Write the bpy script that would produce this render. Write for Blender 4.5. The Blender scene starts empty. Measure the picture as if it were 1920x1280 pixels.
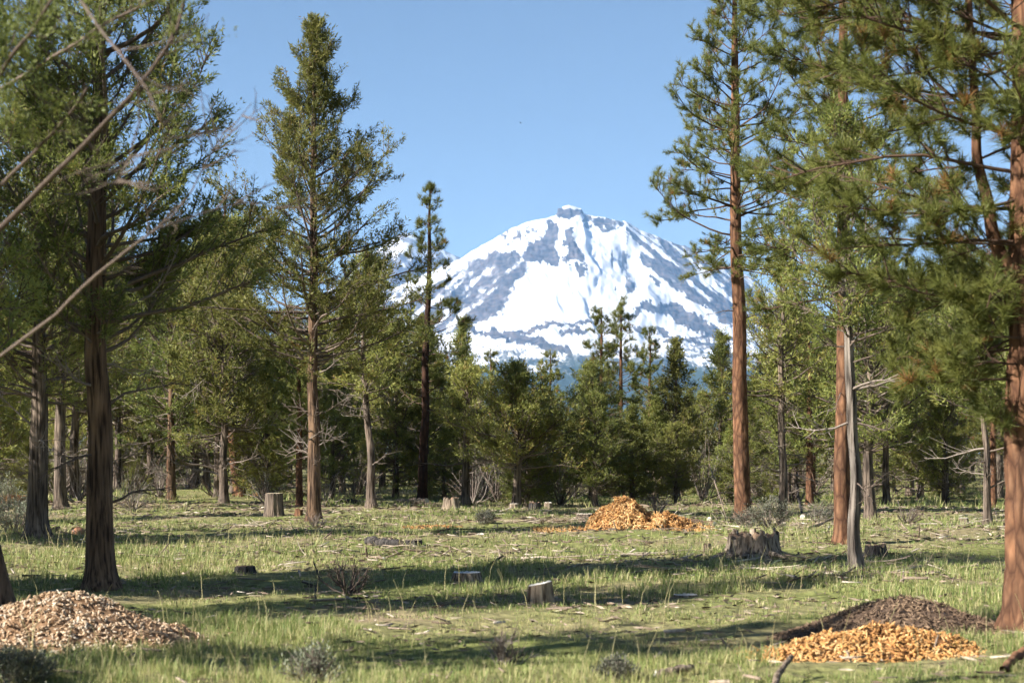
import bpy, math, random
import numpy as np
from mathutils import Vector

# ------------------------------------------------------------------ camera, sky, sun, exposure
SC = bpy.context.scene
COL = SC.collection
FPX, HOR, EYE = 3583.0, 850.0, 1.6          # focal length (px of a 1920 wide frame), horizon row, eye height
cam_d = bpy.data.cameras.new('camera'); cam = bpy.data.objects.new('camera', cam_d); COL.objects.link(cam)
cam.location = (0, 0, EYE); cam.rotation_euler = (math.pi / 2, 0, 0)
cam_d.sensor_width = 36.0; cam_d.lens = 36.0 * FPX / 1920.0
cam_d.shift_y = (HOR - 640.0) / 1920.0
cam_d.clip_start = 0.2; cam_d.clip_end = 60000.0
cam_d.dof.use_dof = True; cam_d.dof.focus_distance = 46.0; cam_d.dof.aperture_fstop = 3.4
SC.camera = cam

SUN_AZ = math.radians(24.0)      # how far behind the camera plane the sun stands, on the left
SUN_EL = math.radians(32.0)
S = np.array([-math.cos(SUN_AZ) * math.cos(SUN_EL), -math.sin(SUN_AZ) * math.cos(SUN_EL), math.sin(SUN_EL)])
world = bpy.data.worlds.new('World'); SC.world = world; world.use_nodes = True
wn = world.node_tree.nodes; wl = world.node_tree.links
sky = wn.new('ShaderNodeTexSky'); sky.sky_type = 'NISHITA'; sky.sun_disc = False
sky.sun_elevation = SUN_EL; sky.sun_rotation = math.atan2(S[0], S[1])
sky.altitude = 3000.0; sky.air_density = 1.0; sky.dust_density = 0.1; sky.ozone_density = 0.4
wl.new(sky.outputs[0], wn['Background'].inputs[0]); wn['Background'].inputs[1].default_value = 0.05
sun_d = bpy.data.lights.new('sun', 'SUN'); sun_d.energy = 5.0; sun_d.angle = math.radians(0.53); sun_d.color = (1.0, 0.95, 0.86)
sun = bpy.data.objects.new('sun', sun_d); COL.objects.link(sun)
sun.rotation_euler = Vector(S).to_track_quat('Z', 'Y').to_euler(); sun.location = (-40, -20, 40)
SC.view_settings.view_transform = 'Standard'; SC.view_settings.look = 'None'
SC.view_settings.exposure = 1.4; SC.view_settings.gamma = 1.0; SC.view_settings.use_curve_mapping = False
SC.render.engine = 'CYCLES'
cy = SC.cycles
cy.max_bounces = 5; cy.diffuse_bounces = 3; cy.glossy_bounces = 1; cy.transmission_bounces = 4; cy.volume_bounces = 1
cy.transparent_max_bounces = 4; cy.use_denoising = True; cy.caustics_reflective = False; cy.caustics_refractive = False
cy.use_adaptive_sampling = True; cy.adaptive_threshold = 0.03; cy.use_light_tree = False

rng = np.random.default_rng(7)

# ------------------------------------------------------------------ numpy noise
_perm = np.random.default_rng(11).permutation(256)
_val = np.random.default_rng(12).random(256)
def vnoise(x, y, z=0.0):
    x, y, z = np.broadcast_arrays(np.asarray(x, float), np.asarray(y, float), np.asarray(z, float))
    xi, yi, zi = np.floor(x).astype(int), np.floor(y).astype(int), np.floor(z).astype(int)
    fx, fy, fz = x - xi, y - yi, z - zi
    fx, fy, fz = fx * fx * (3 - 2 * fx), fy * fy * (3 - 2 * fy), fz * fz * (3 - 2 * fz)
    def h(a, b, c): return _val[_perm[(_perm[(_perm[a & 255] + b) & 255] + c) & 255]]
    def lx(b, c): return h(xi, b, c) * (1 - fx) + h(xi + 1, b, c) * fx
    a = lx(yi, zi) * (1 - fy) + lx(yi + 1, zi) * fy
    b = lx(yi, zi + 1) * (1 - fy) + lx(yi + 1, zi + 1) * fy
    return a * (1 - fz) + b * fz
def fbm(x, y, z=0.0, o=4, g=0.5):
    s = 0.0; a = 1.0; t = 0.0; f = 1.0
    for i in range(o):
        s = s + a * vnoise(np.asarray(x) * f + 17.3 * i, np.asarray(y) * f + 9.1 * i, np.asarray(z) * f + 3.7 * i); t += a; a *= g; f *= 2.03
    return s / t                                           # 0..1
def nrm(v):
    return v / np.maximum(np.linalg.norm(v, axis=-1, keepdims=True), 1e-9)
def sst(a, b, x):
    t = np.clip((x - a) / (b - a), 0, 1); return t * t * (3 - 2 * t)

# ------------------------------------------------------------------ mesh helpers
def mesh(name, V, tris=None, quads=None, attrs=None, smooth=False):
    V = np.asarray(V, np.float32).reshape(-1, 3)
    loops = []; tot = []
    if quads is not None and len(quads): loops.append(np.asarray(quads, np.int32).ravel()); tot.append(np.full(len(quads), 4, np.int32))
    if tris is not None and len(tris): loops.append(np.asarray(tris, np.int32).ravel()); tot.append(np.full(len(tris), 3, np.int32))
    loops = np.concatenate(loops); tot = np.concatenate(tot)
    m = bpy.data.meshes.new(name)
    m.vertices.add(len(V)); m.vertices.foreach_set('co', V.ravel())
    m.loops.add(len(loops)); m.loops.foreach_set('vertex_index', loops)
    m.polygons.add(len(tot)); m.polygons.foreach_set('loop_start', np.concatenate([[0], np.cumsum(tot)[:-1]]).astype(np.int32))
    m.polygons.foreach_set('loop_total', tot)
    if smooth: m.polygons.foreach_set('use_smooth', np.ones(len(tot), bool))
    for k, (dom, arr) in (attrs or {}).items():
        a = m.attributes.new(k, 'FLOAT', dom); a.data.foreach_set('value', np.asarray(arr, np.float32))
    m.update(calc_edges=True)
    return m
def obj(name, m, mat=None, parent=None, loc=(0, 0, 0), rot=(0, 0, 0), **props):
    o = bpy.data.objects.new(name, m); COL.objects.link(o)
    if mat is not None and m is not None and not m.materials: m.materials.append(mat)
    o.parent = parent; o.location = loc; o.rotation_euler = rot
    for k, v in props.items(): o[k] = v
    return o
def thing(name, label, category, loc, rz=0.0, group=None, scale=1.0):
    o = bpy.data.objects.new(name, None); COL.objects.link(o); o.empty_display_size = 0.2
    o.location = loc; o.rotation_euler = (0, 0, rz); o.scale = (scale,) * 3
    o['label'] = label; o['category'] = category
    if group: o['group'] = group
    return o

class MB:                                                   # collects geometry for ONE mesh
    def __init__(s): s.V = []; s.T = []; s.Q = []; s.n = 0; s.A = []
    def add(s, V, tris=None, quads=None, attr=None):
        V = np.asarray(V, float).reshape(-1, 3)
        if tris is not None and len(tris): s.T.append(np.asarray(tris).reshape(-1, 3) + s.n)
        if quads is not None and len(quads): s.Q.append(np.asarray(quads).reshape(-1, 4) + s.n)
        s.V.append(V); s.n += len(V)
        s.A.append(np.full(len(V), 0.5) if attr is None else np.broadcast_to(attr, (len(V),)))
    def mesh(s, name, smooth=False):
        return mesh(name, np.concatenate(s.V), np.concatenate(s.T) if s.T else None, np.concatenate(s.Q) if s.Q else None,
                    {'tint': ('POINT', np.concatenate(s.A))}, smooth)

def tubes(P, R, sides=5, cap=True, radial=None):
    """P (T,N,3) centre lines, R (T,N) radii -> verts, quads, tris for T tubes"""
    P = np.asarray(P, float); R = np.asarray(R, float)
    if P.ndim == 2: P = P[None]; R = R[None]
    T, N, _ = P.shape
    t = nrm(np.gradient(P, axis=1))
    mean = nrm(P[:, -1] - P[:, 0] + 1e-9)
    ref = np.where(np.abs(mean[:, 2:3]) > 0.8, np.array([[1.0, 0, 0]]), np.array([[0, 0, 1.0]]))
    ref = np.repeat(ref[:, None], N, 1)
    u = nrm(np.cross(t, ref)); v = np.cross(t, u)
    a = np.arange(sides) * 2 * math.pi / sides
    ring = u[:, :, None] * np.cos(a)[None, None, :, None] + v[:, :, None] * np.sin(a)[None, None, :, None]
    rr = R[:, :, None] * (np.ones(sides) if radial is None else radial)
    V = P[:, :, None] + ring * rr[..., None]
    idx = np.arange(T * N * sides).reshape(T, N, sides)
    q = np.stack([idx[:, :-1], np.roll(idx, -1, 2)[:, :-1], np.roll(idx, -1, 2)[:, 1:], idx[:, 1:]], -1).reshape(-1, 4)
    return V.reshape(-1, 3), q

def leaves(C, D, L, Wd, rg, attr):
    """single pointed triangles: base C, direction D, length L, width Wd"""
    n = len(C); D = nrm(D)
    side = nrm(np.cross(D, rg.normal(size=(n, 3))))
    V = np.empty((n, 3, 3)); w = (Wd * 0.5)[:, None]
    V[:, 0] = C - side * w; V[:, 1] = C + side * w; V[:, 2] = C + D * L[:, None]
    return V.reshape(-1, 3), np.arange(n * 3).reshape(-1, 3), np.repeat(attr, 3)
def leaves4(C, D, L, Wd, rg, attr):
    """kite shaped leaflets (two triangles)"""
    n = len(C); D = nrm(D)
    side = nrm(np.cross(D, rg.normal(size=(n, 3)))); w = (Wd * 0.5)[:, None]; Lc = L[:, None]
    V = np.empty((n, 4, 3))
    V[:, 0] = C; V[:, 1] = C + D * Lc * 0.45 + side * w; V[:, 2] = C + D * Lc; V[:, 3] = C + D * Lc * 0.45 - side * w
    return V.reshape(-1, 3), np.arange(n * 4).reshape(-1, 4), np.repeat(attr, 4)
def boxes(C, X, Z, dims, attr, rg, taper=0.35):
    """irregular slivers: centres, long axis, normal, (l,w,t)"""
    n = len(C); X = nrm(X); Y = nrm(np.cross(Z, X)); Zn = np.cross(X, Y)
    sg = np.array([[-1, -1, -1], [1, -1, -1], [1, 1, -1], [-1, 1, -1], [-1, -1, 1], [1, -1, 1], [1, 1, 1], [-1, 1, 1]], float) * 0.5
    s = sg[None] * dims[:, None, :] * (1 - taper * rg.random((n, 8, 1)))
    V = C[:, None] + s[..., :1] * X[:, None] + s[..., 1:2] * Y[:, None] + s[..., 2:] * Zn[:, None]
    f = np.array([[0, 3, 2, 1], [4, 5, 6, 7], [0, 1, 5, 4], [1, 2, 6, 5], [2, 3, 7, 6], [3, 0, 4, 7]])
    Q = (np.arange(n)[:, None, None] * 8 + f[None]).reshape(-1, 4)
    return V.reshape(-1, 3), Q, np.repeat(attr, 8)

# ------------------------------------------------------------------ materials
def new_mat(name):
    m = bpy.data.materials.new(name); m.use_nodes = True
    n = m.node_tree.nodes; l = m.node_tree.links
    return m, n, l, n['Principled BSDF'], n['Material Output']
def ramp(n, stops):
    r = n.new('ShaderNodeValToRGB'); e = r.color_ramp.elements
    while len(e) < len(stops): e.new(0.5)
    for k, (p, c) in zip(e, stops): k.position = p; k.color = (*c, 1)
    return r
def tex(n, l, kind, scale, sc=(1, 1, 1), detail=4.0, coord='Object', **kw):
    tc = n.new('ShaderNodeTexCoord'); mp = n.new('ShaderNodeMapping'); mp.inputs['Scale'].default_value = sc
    l.new(tc.outputs[coord], mp.inputs[0])
    t = n.new(kind); l.new(mp.outputs[0], t.inputs['Vector']); t.inputs['Scale'].default_value = scale
    if 'Detail' in t.inputs: t.inputs['Detail'].default_value = detail
    for k, v in kw.items(): setattr(t, k, v)
    return t
def mixc(n, l, f, a, b, typ='MIX'):
    m = n.new('ShaderNodeMix'); m.data_type = 'RGBA'; m.blend_type = typ
    for s, v in ((0, f), (6, a), (7, b)):
        if hasattr(v, 'is_output'): l.new(v, m.inputs[s])
        else: m.inputs[s].default_value = v if s == 0 else (*v, 1)
    return m.outputs[2]
def attr_node(n, name):
    a = n.new('ShaderNodeAttribute'); a.attribute_name = name; return a
def bump(n, l, h, dist, strength=1.0):
    b = n.new('ShaderNodeBump'); b.inputs['Distance'].default_value = dist; b.inputs['Strength'].default_value = strength
    l.new(h, b.inputs['Height']); return b.outputs[0]

def leaf_mat(name, stops, transl=0.28, rnd=0.25, rough=0.55):
    m, n, l, p, out = new_mat(name)
    r = ramp(n, stops); l.new(attr_node(n, 'tint').outputs['Fac'], r.inputs[0])
    oi = n.new('ShaderNodeObjectInfo'); hs = n.new('ShaderNodeHueSaturation')
    mr = n.new('ShaderNodeMapRange'); mr.inputs[3].default_value = 1 - rnd; mr.inputs[4].default_value = 1 + rnd
    l.new(oi.outputs['Random'], mr.inputs[0]); l.new(mr.outputs[0], hs.inputs['Value']); l.new(r.outputs[0], hs.inputs['Color'])
    mh = n.new('ShaderNodeMapRange'); mh.inputs[3].default_value = 0.485; mh.inputs[4].default_value = 0.515
    fr = n.new('ShaderNodeMath'); fr.operation = 'FRACT'; mu = n.new('ShaderNodeMath'); mu.operation = 'MULTIPLY'; mu.inputs[1].default_value = 7.31
    l.new(oi.outputs['Random'], mu.inputs[0]); l.new(mu.outputs[0], fr.inputs[0]); l.new(fr.outputs[0], mh.inputs[0]); l.new(mh.outputs[0], hs.inputs['Hue'])
    l.new(hs.outputs[0], p.inputs['Base Color']); p.inputs['Roughness'].default_value = rough; p.inputs['Specular IOR Level'].default_value = 0.25
    tr = n.new('ShaderNodeBsdfTranslucent'); l.new(hs.outputs[0], tr.inputs[0])
    mx = n.new('ShaderNodeMixShader'); mx.inputs[0].default_value = transl
    l.new(p.outputs[0], mx.inputs[1]); l.new(tr.outputs[0], mx.inputs[2]); l.new(mx.outputs[0], out.inputs[0])
    return m
M = {}
M['juniper_leaf'] = leaf_mat('juniper_leaf', [(0, (0.075, 0.095, 0.024)), (0.45, (0.195, 0.213, 0.056)), (0.85, (0.30, 0.295, 0.08)), (0.95, (0.26, 0.21, 0.06)), (1, (0.26, 0.16, 0.06))], transl=0.36)
M['pine_leaf'] = leaf_mat('pine_leaf', [(0, (0.075, 0.095, 0.027)), (0.45, (0.175, 0.195, 0.048)), (0.9, (0.26, 0.255, 0.065)), (0.95, (0.26, 0.14, 0.05)), (1, (0.34, 0.17, 0.06))], transl=0.34)
M['grass'] = leaf_mat('grass', [(0, (0.10, 0.14, 0.034)), (0.4, (0.20, 0.25, 0.07)), (0.72, (0.32, 0.335, 0.118)), (0.86, (0.45, 0.39, 0.19)), (1, (0.52, 0.44, 0.25))], transl=0.3, rnd=0.0)
M['sage_leaf'] = leaf_mat('sage_leaf', [(0, (0.10, 0.10, 0.075)), (0.5, (0.18, 0.19, 0.13)), (1, (0.26, 0.27, 0.19))], transl=0.15, rnd=0.1)

def bark_mat(name, dark, mid, light, kind):
    m, n, l, p, out = new_mat(name)
    if kind == 'pine':
        v = tex(n, l, 'ShaderNodeTexVoronoi', 8.0, (1.0, 1.0, 0.32)); v.feature = 'DISTANCE_TO_EDGE'
        f = ramp(n, [(0.0, (0, 0, 0)), (0.16, (0.38, 0.38, 0.38)), (0.40, (1, 1, 1))]); l.new(v.outputs['Distance'], f.inputs[0])
        no = tex(n, l, 'ShaderNodeTexNoise', 14.0, (1, 1, 0.35), 6)
    else:
        no = tex(n, l, 'ShaderNodeTexNoise', 26.0, (1.0, 1.0, 0.07), 6)
        f = ramp(n, [(0.36, (0, 0, 0)), (0.5, (0.6, 0.6, 0.6)), (0.66, (1, 1, 1))]); l.new(no.outputs['Fac'], f.inputs[0])
        no = tex(n, l, 'ShaderNodeTexNoise', 5.0, (1, 1, 0.4), 5)
    cr = ramp(n, [(0.3, mid), (0.7, light)]); l.new(no.outputs['Fac'], cr.inputs[0])
    c = mixc(n, l, f.outputs[0], dark, cr.outputs[0])
    big = tex(n, l, 'ShaderNodeTexNoise', 1.7, (1, 1, 0.6), 3)
    br = ramp(n, [(0.35, (0.72, 0.72, 0.74)), (0.65, (1.15, 1.1, 1.05))]); l.new(big.outputs['Fac'], br.inputs[0])
    c = mixc(n, l, 1.0, c, br.outputs[0], 'MULTIPLY')
    l.new(c, p.inputs['Base Color']); p.inputs['Roughness'].default_value = 0.9; p.inputs['Specular IOR Level'].default_value = 0.15
    l.new(bump(n, l, f.outputs[0], 0.018 if kind == 'pine' else 0.014, 0.9), p.inputs['Normal'])
    return m
M['pine_bark'] = bark_mat('pine_bark', (0.065, 0.032, 0.02), (0.40, 0.195, 0.10), (0.60, 0.345, 0.20), 'pine')
M['pine_bark_dark'] = bark_mat('pine_bark_dark', (0.03, 0.018, 0.014), (0.10, 0.052, 0.034), (0.18, 0.09, 0.055), 'pine')
M['juniper_bark'] = bark_mat('juniper_bark', (0.04, 0.03, 0.024), (0.15, 0.115, 0.09), (0.28, 0.225, 0.18), 'juniper')
M['juniper_bark_brown'] = bark_mat('juniper_bark_brown', (0.035, 0.022, 0.016), (0.15, 0.095, 0.062), (0.27, 0.18, 0.115), 'juniper')
M['grey_wood'] = bark_mat('grey_wood', (0.07, 0.05, 0.036), (0.25, 0.195, 0.145), (0.42, 0.35, 0.27), 'juniper')
M['snag_bark'] = bark_mat('snag_bark', (0.035, 0.028, 0.024), (0.15, 0.125, 0.105), (0.33, 0.29, 0.25), 'juniper')
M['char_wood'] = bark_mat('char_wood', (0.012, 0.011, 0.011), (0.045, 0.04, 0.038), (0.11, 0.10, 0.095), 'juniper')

def plain_tint(name, stops, rough=0.85, noise=30.0, b=0.004, transl=0.0):
    m, n, l, p, out = new_mat(name)
    r = ramp(n, stops); l.new(attr_node(n, 'tint').outputs['Fac'], r.inputs[0])
    no = tex(n, l, 'ShaderNodeTexNoise', noise, (1, 1, 1), 4)
    br = ramp(n, [(0.3, (0.7, 0.7, 0.7)), (0.7, (1.2, 1.2, 1.2))]); l.new(no.outputs['Fac'], br.inputs[0])
    c = mixc(n, l, 1.0, r.outputs[0], br.outputs[0], 'MULTIPLY')
    l.new(c, p.inputs['Base Color']); p.inputs['Roughness'].default_value = rough; p.inputs['Specular IOR Level'].default_value = 0.2
    if b: l.new(bump(n, l, no.outputs['Fac'], b), p.inputs['Normal'])
    return m
M['twig'] = plain_tint('twig', [(0, (0.06, 0.042, 0.033)), (0.5, (0.17, 0.13, 0.105)), (1, (0.36, 0.31, 0.27))])
M['pine_twig'] = plain_tint('pine_twig', [(0, (0.05, 0.03, 0.022)), (0.5, (0.13, 0.08, 0.055)), (1, (0.28, 0.17, 0.11))])
M['chip_orange'] = plain_tint('chip_orange', [(0, (0.10, 0.05, 0.025)), (0.3, (0.30, 0.14, 0.05)), (0.65, (0.51, 0.27, 0.095)), (1, (0.66, 0.45, 0.22))])
M['chip_pale'] = plain_tint('chip_pale', [(0, (0.12, 0.07, 0.04)), (0.4, (0.35, 0.215, 0.12)), (0.7, (0.49, 0.35, 0.225)), (1, (0.60, 0.51, 0.40))])
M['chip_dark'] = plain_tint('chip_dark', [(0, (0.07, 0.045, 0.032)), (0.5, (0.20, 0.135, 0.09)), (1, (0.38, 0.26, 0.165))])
M['litter'] = plain_tint('litter', [(0, (0.07, 0.045, 0.032)), (0.5, (0.28, 0.215, 0.16)), (1, (0.58, 0.50, 0.41))])
M['cut_wood'] = plain_tint('cut_wood', [(0, (0.45, 0.33, 0.20)), (0.5, (0.62, 0.55, 0.44)), (1, (0.72, 0.70, 0.66))], noise=18)
M['rock_red'] = plain_tint('rock_red', [(0, (0.25, 0.12, 0.07)), (1, (0.48, 0.25, 0.15))], noise=9, b=0.02)

# ground
def ground_mat():
    m, n, l, p, out = new_mat('ground_soil')
    a = tex(n, l, 'ShaderNodeTexNoise', 0.35, detail=6); b_ = tex(n, l, 'ShaderNodeTexNoise', 6.0, detail=8)
    c1 = ramp(n, [(0.40, (0.17, 0.19, 0.065)), (0.58, (0.23, 0.21, 0.11)), (0.72, (0.28, 0.215, 0.145))]); l.new(a.outputs['Fac'], c1.inputs[0])
    c2 = ramp(n, [(0.3, (0.6, 0.58, 0.55)), (0.7, (1.3, 1.25, 1.2))]); l.new(b_.outputs['Fac'], c2.inputs[0])
    l.new(mixc(n, l, 1.0, c1.outputs[0], c2.outputs[0], 'MULTIPLY'), p.inputs['Base Color'])
    p.inputs['Roughness'].default_value = 0.95; p.inputs['Specular IOR Level'].default_value = 0.1
    l.new(bump(n, l, b_.outputs['Fac'], 0.08), p.inputs['Normal'])
    return m
M['ground'] = ground_mat()

# ------------------------------------------------------------------ ground
def gh(x, y):
    x = np.asarray(x, float); y = np.asarray(y, float)
    near = 1 - sst(90, 140, np.hypot(x, y))
    return ((fbm(x / 7.0 + 40, y / 7.0 + 12, 0, 3) - 0.5) * 0.42 + (fbm(x / 1.3, y / 1.3, 5, 3) - 0.5) * 0.17) * near * sst(2, 9, np.hypot(x, y))
def spot(px, py):
    """where the line of sight through a photo pixel meets the level meadow"""
    d = FPX * EYE / (py - HOR); x = (px - 960) / FPX * d
    return x, d
def at(px, py): 
    x, d = spot(px, py); return (x, d, float(gh(x, d)))
ys = np.concatenate([np.arange(-40, 4, 4), np.arange(4, 12, 1), np.arange(12, 88, 0.5), np.geomspace(88, 26000, 50)])
xs_p = np.concatenate([np.arange(0, 28, 0.5), np.geomspace(28, 14000, 36)])
xs = np.concatenate([-xs_p[:0:-1], xs_p])
GX, GY = np.meshgrid(xs, ys)
GZ = gh(GX, GY)
idx = np.arange(GX.size).reshape(GX.shape)
gq = np.stack([idx[:-1, :-1], idx[:-1, 1:], idx[1:, 1:], idx[1:, :-1]], -1).reshape(-1, 4)
obj('ground', mesh('ground', np.stack([GX, GY, GZ], -1), quads=gq, smooth=True), M['ground'], kind='structure',
    label='grassy forest floor of brown soil and litter', category='ground')

# ------------------------------------------------------------------ mountains
def inpoly(x, y, pts):
    r = np.zeros(x.shape, bool); n = len(pts)
    for i in range(n):
        x1, y1 = pts[i]; x2, y2 = pts[(i + 1) % n]
        if y1 == y2: continue
        c = ((y1 > y) != (y2 > y)) & (x < (x2 - x1) * (y - y1) / (y2 - y1) + x1); r ^= c
    return r
def polydist(x, y, pts):
    d = np.full(x.shape, 1e9)
    for (x1, y1), (x2, y2) in zip(pts[:-1], pts[1:]):
        dx, dy = x2 - x1, y2 - y1; t = np.clip(((x - x1) * dx + (y - y1) * dy) / (dx * dx + dy * dy), 0, 1)
        d = np.minimum(d, np.hypot(x - x1 - t * dx, y - y1 - t * dy))
    return d
def mountain_mat():
    m, n, l, p, out = new_mat('snow_and_rock')
    a = attr_node(n, 'rock')
    no = tex(n, l, 'ShaderNodeTexNoise', 0.035, (1, 1, 0.6), 8)
    ad = n.new('ShaderNodeMath'); ad.operation = 'MULTIPLY_ADD'; ad.inputs[1].default_value = 0.30; ad.inputs[2].default_value = -0.15
    l.new(no.outputs['Fac'], ad.inputs[0])
    su = n.new('ShaderNodeMath'); l.new(a.outputs['Fac'], su.inputs[0]); l.new(ad.outputs[0], su.inputs[1])
    f = ramp(n, [(0.42, (0, 0, 0)), (0.52, (0.75, 0.75, 0.75)), (0.72, (1, 1, 1))]); l.new(su.outputs[0], f.inputs[0])
    n2 = tex(n, l, 'ShaderNodeTexNoise', 0.012, (1, 1, 2.5), 6)
    rk = ramp(n, [(0.32, (0.03, 0.03, 0.034)), (0.5, (0.075, 0.068, 0.072)), (0.68, (0.14, 0.115, 0.11))]); l.new(n2.outputs['Fac'], rk.inputs[0])
    fo = mixc(n, l, attr_node(n, 'wood').outputs['Fac'], rk.outputs[0], (0.03, 0.045, 0.03))
    c = mixc(n, l, f.outputs[0], (0.70, 0.70, 0.72), fo)
    l.new(c, p.inputs['Base Color']); p.inputs['Roughness'].default_value = 0.85; p.inputs['Specular IOR Level'].default_value = 0.1
    l.new(bump(n, l, n2.outputs['Fac'], 14.0, 0.25), p.inputs['Normal'])
    return m
M['mountain'] = mountain_mat()

def build_mountain():
    D = 15000.0
    sil = [(-300, 860), (200, 800), (520, 660), (640, 585), (700, 556), (760, 530), (830, 498), (862, 486), (885, 470), (920, 450), (950, 432), (985, 416), (1010, 412), (1030, 407), (1043, 403), (1046, 389),
           (1066, 384), (1090, 390), (1095, 400), (1118, 405), (1155, 411), (1172, 414), (1200, 430), (1250, 450), (1300, 468), (1345, 490), (1400, 516), (1440, 540), (1500, 572), (1600, 625), (1760, 690), (2000, 770), (2500, 850)]
    sx = np.array([(a - 960) / FPX * D for a, b in sil]); sz = np.array([(HOR - b) / FPX * D + EYE for a, b in sil])
    # fine columns across the part of the massif seen between the trees
    X = np.concatenate([np.linspace(-4200, -1500, 60)[:-1], np.linspace(-1500, 2300, 520), np.linspace(2300, 5600, 60)[1:]])
    Sd = np.concatenate([np.linspace(-2600, 0, 14)[:-1], np.linspace(0, 1, 215) ** 1.15 * 7200])   # metres in front of the crest
    XX, SS = np.meshgrid(X, Sd)
    YY = D - SS
    ridge = np.interp(XX, sx, sz)
    ridge_s = np.interp(XX + (fbm(XX / 300, SS / 900, 2, 3) - 0.5) * 500 * sst(0, 700, SS), sx, sz)
    k = sst(0, 500, SS)
    R = ridge * (1 - k) + ridge_s * k
    t = np.clip(SS / 6900, 0, 1)
    Z = R * (1 - t) ** 1.75 * (1 - 0.10 * t) 
    low = 150 * np.exp(-((SS - 5200) / 1300) ** 2) * fbm(XX / 900, SS / 700, 1, 3) + 260 * (1 - t) * sst(0.3, 0.55, t) * fbm(XX / 1200, SS / 500, 4, 4)
    Z = Z + low * sst(1500, 3500, SS) * sst(0, 500, R)
    back = np.clip(-SS / 2600, 0, 1); Z = Z * (1 - back * 0.9)
    # ribs and gullies running down the fall line
    rib = 1 - np.abs(2 * fbm((XX + 0.10 * SS * np.sign(XX - 450)) / 170, SS / 1400, 3, 4) - 1)
    Z = Z + (rib - 0.75) * 42 * sst(60, 700, SS) * (1 - sst(3200, 5200, SS)) * sst(100, 700, R)
    Z = Z + (fbm(XX / 60, SS / 90, 7, 4) - 0.5) * 12 * sst(0, 200, SS) * (1 - 0.6 * sst(3000, 5000, SS))
    Z = Z + (fbm(XX / 40, SS / 60, 9, 3) - 0.5) * 14
    # where the summit rocks, cliffs, moraines and timber lie on the face
    u = 960 + FPX * XX / YY; v = HOR - FPX * (Z - EYE) / YY
    wu = u + (fbm(u / 14, v / 14, 1, 4) - 0.5) * 20; wv = v + (fbm(u / 14, v / 14, 8, 4) - 0.5) * 20; wu = wu + (fbm(u / 3.5, v / 3.5, 31, 2) - 0.5) * 7; wv = wv + (fbm(u / 3.5, v / 3.5, 37, 2) - 0.5) * 7
    rock = np.full(u.shape, 0.22)
    fr_ = fbm((-u * 0.63 + v * 0.77) / 8.0, (u * 0.77 + v * 0.63) / 75.0, 2, 4, 0.55); fl_ = fbm((u * 0.63 + v * 0.77) / 11.0, (-u * 0.77 + v * 0.63) / 60.0, 4, 4, 0.55); fc_ = fbm(u / 7.0, v / 70.0, 6, 3)
    streak = fbm((u - 0.9 * v) / 9.0, (u + v * 1.1) / 40.0, 2, 5, 0.6); streak = 0.75 * streak + 0.25 * fbm((u - 0.9 * v) / 3.5, (u + v) / 9.0, 12, 3)
    blot = 0.68 * fbm(u / 15.0, v / 17.0, 6, 4, 0.6) + 0.32 * fbm(u / 4.0, v / 5.5, 16, 3)
    rock += 0.28 * sst(0.62, 0.72, 0.5 * fc_ + 0.5 * fbm(u / 7, v / 12, 5, 3)) * (1 - sst(500, 545, v))
    def region(pts, prob, field):
        nonlocal rock
        q = inpoly(wu, wv, pts); rock = np.where(q, np.maximum(rock, 0.5 + (field - (1 - prob)) * 3.6), rock)
    region([(822, 525), (858, 492), (930, 470), (985, 474), (985, 505), (965, 545), (950, 580), (942, 592), (890, 606), (882, 622), (700, 640), (700, 545)], 0.56, 0.62 * fl_ + 0.38 * blot)
    region([(1095, 404), (1165, 411), (1160, 432), (1120, 430), (1092, 424)], 0.62, blot)
    region([(1166, 410), (1250, 447), (1330, 478), (1460, 540), (1500, 640), (1400, 615), (1300, 565), (1228, 528), (1205, 490), (1185, 448)], 0.56, 0.8 * fr_ + 0.2 * blot)
    region([(1130, 470), (1185, 470), (1200, 545), (1150, 548)], 0.40, 0.7 * fc_ + 0.3 * blot)
    region([(900, 440), (985, 424), (1010, 425), (985, 460), (930, 472)], 0.36, blot)
    hard = [[(1040, 404), (1046, 386), (1068, 389), (1092, 388), (1098, 403), (1070, 406)],
            [(1027, 411), (1044, 412), (1052, 446), (1040, 452), (1022, 450), (1008, 456), (1016, 438)],
            [(985, 462), (1010, 450), (1040, 450), (1053, 482), (1052, 502), (1010, 494), (984, 493)],
            [(1067, 430), (1076, 427), (1079, 455), (1091, 474), (1088, 487), (1074, 492), (1068, 498), (1058, 486), (1066, 466), (1055, 454)],
            [(1080, 500), (1094, 488), (1098, 515), (1087, 521)],
            [(1183, 592), (1217, 556), (1224, 568), (1270, 569), (1300, 588), (1340, 609), (1360, 632), (1310, 622), (1270, 602), (1240, 586), (1212, 583)],
            [(1318, 556), (1362, 590), (1415, 598), (1404, 617), (1350, 602)],
            [(1370, 525), (1400, 560), (1420, 585), (1395, 570)]]
    for h in hard: rock = np.where(inpoly(wu, wv, h), 0.86, rock)
    cap = inpoly(u, v, [(1050, 382), (1090, 384), (1090, 391), (1055, 390)]); rock = np.where(cap, 0.1, rock)
    for pts, wdt in (([(880, 619), (930, 623), (990, 620), (1045, 606), (1105, 601)], 3.0), ([(925, 622), (1000, 637), (1065, 662)], 6.0), ([(1050, 625), (1100, 620), (1060, 606)], 3.0),
                     ([(1195, 617), (1240, 622), (1290, 640), (1370, 650)], 4.0), ([(1250, 640), (1310, 628), (1400, 640)], 3.5), ([(1190, 590), (1160, 602)], 3.0)):
        rock = np.maximum(rock, 0.82 * (1 - sst(wdt, wdt + 3, polydist(wu, wv, pts))))
    fl = fbm(u / 60 + 3, v / 9, 3, 4); sp = fbm(u / 3.0, v / 2.2, 2, 3)
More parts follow.
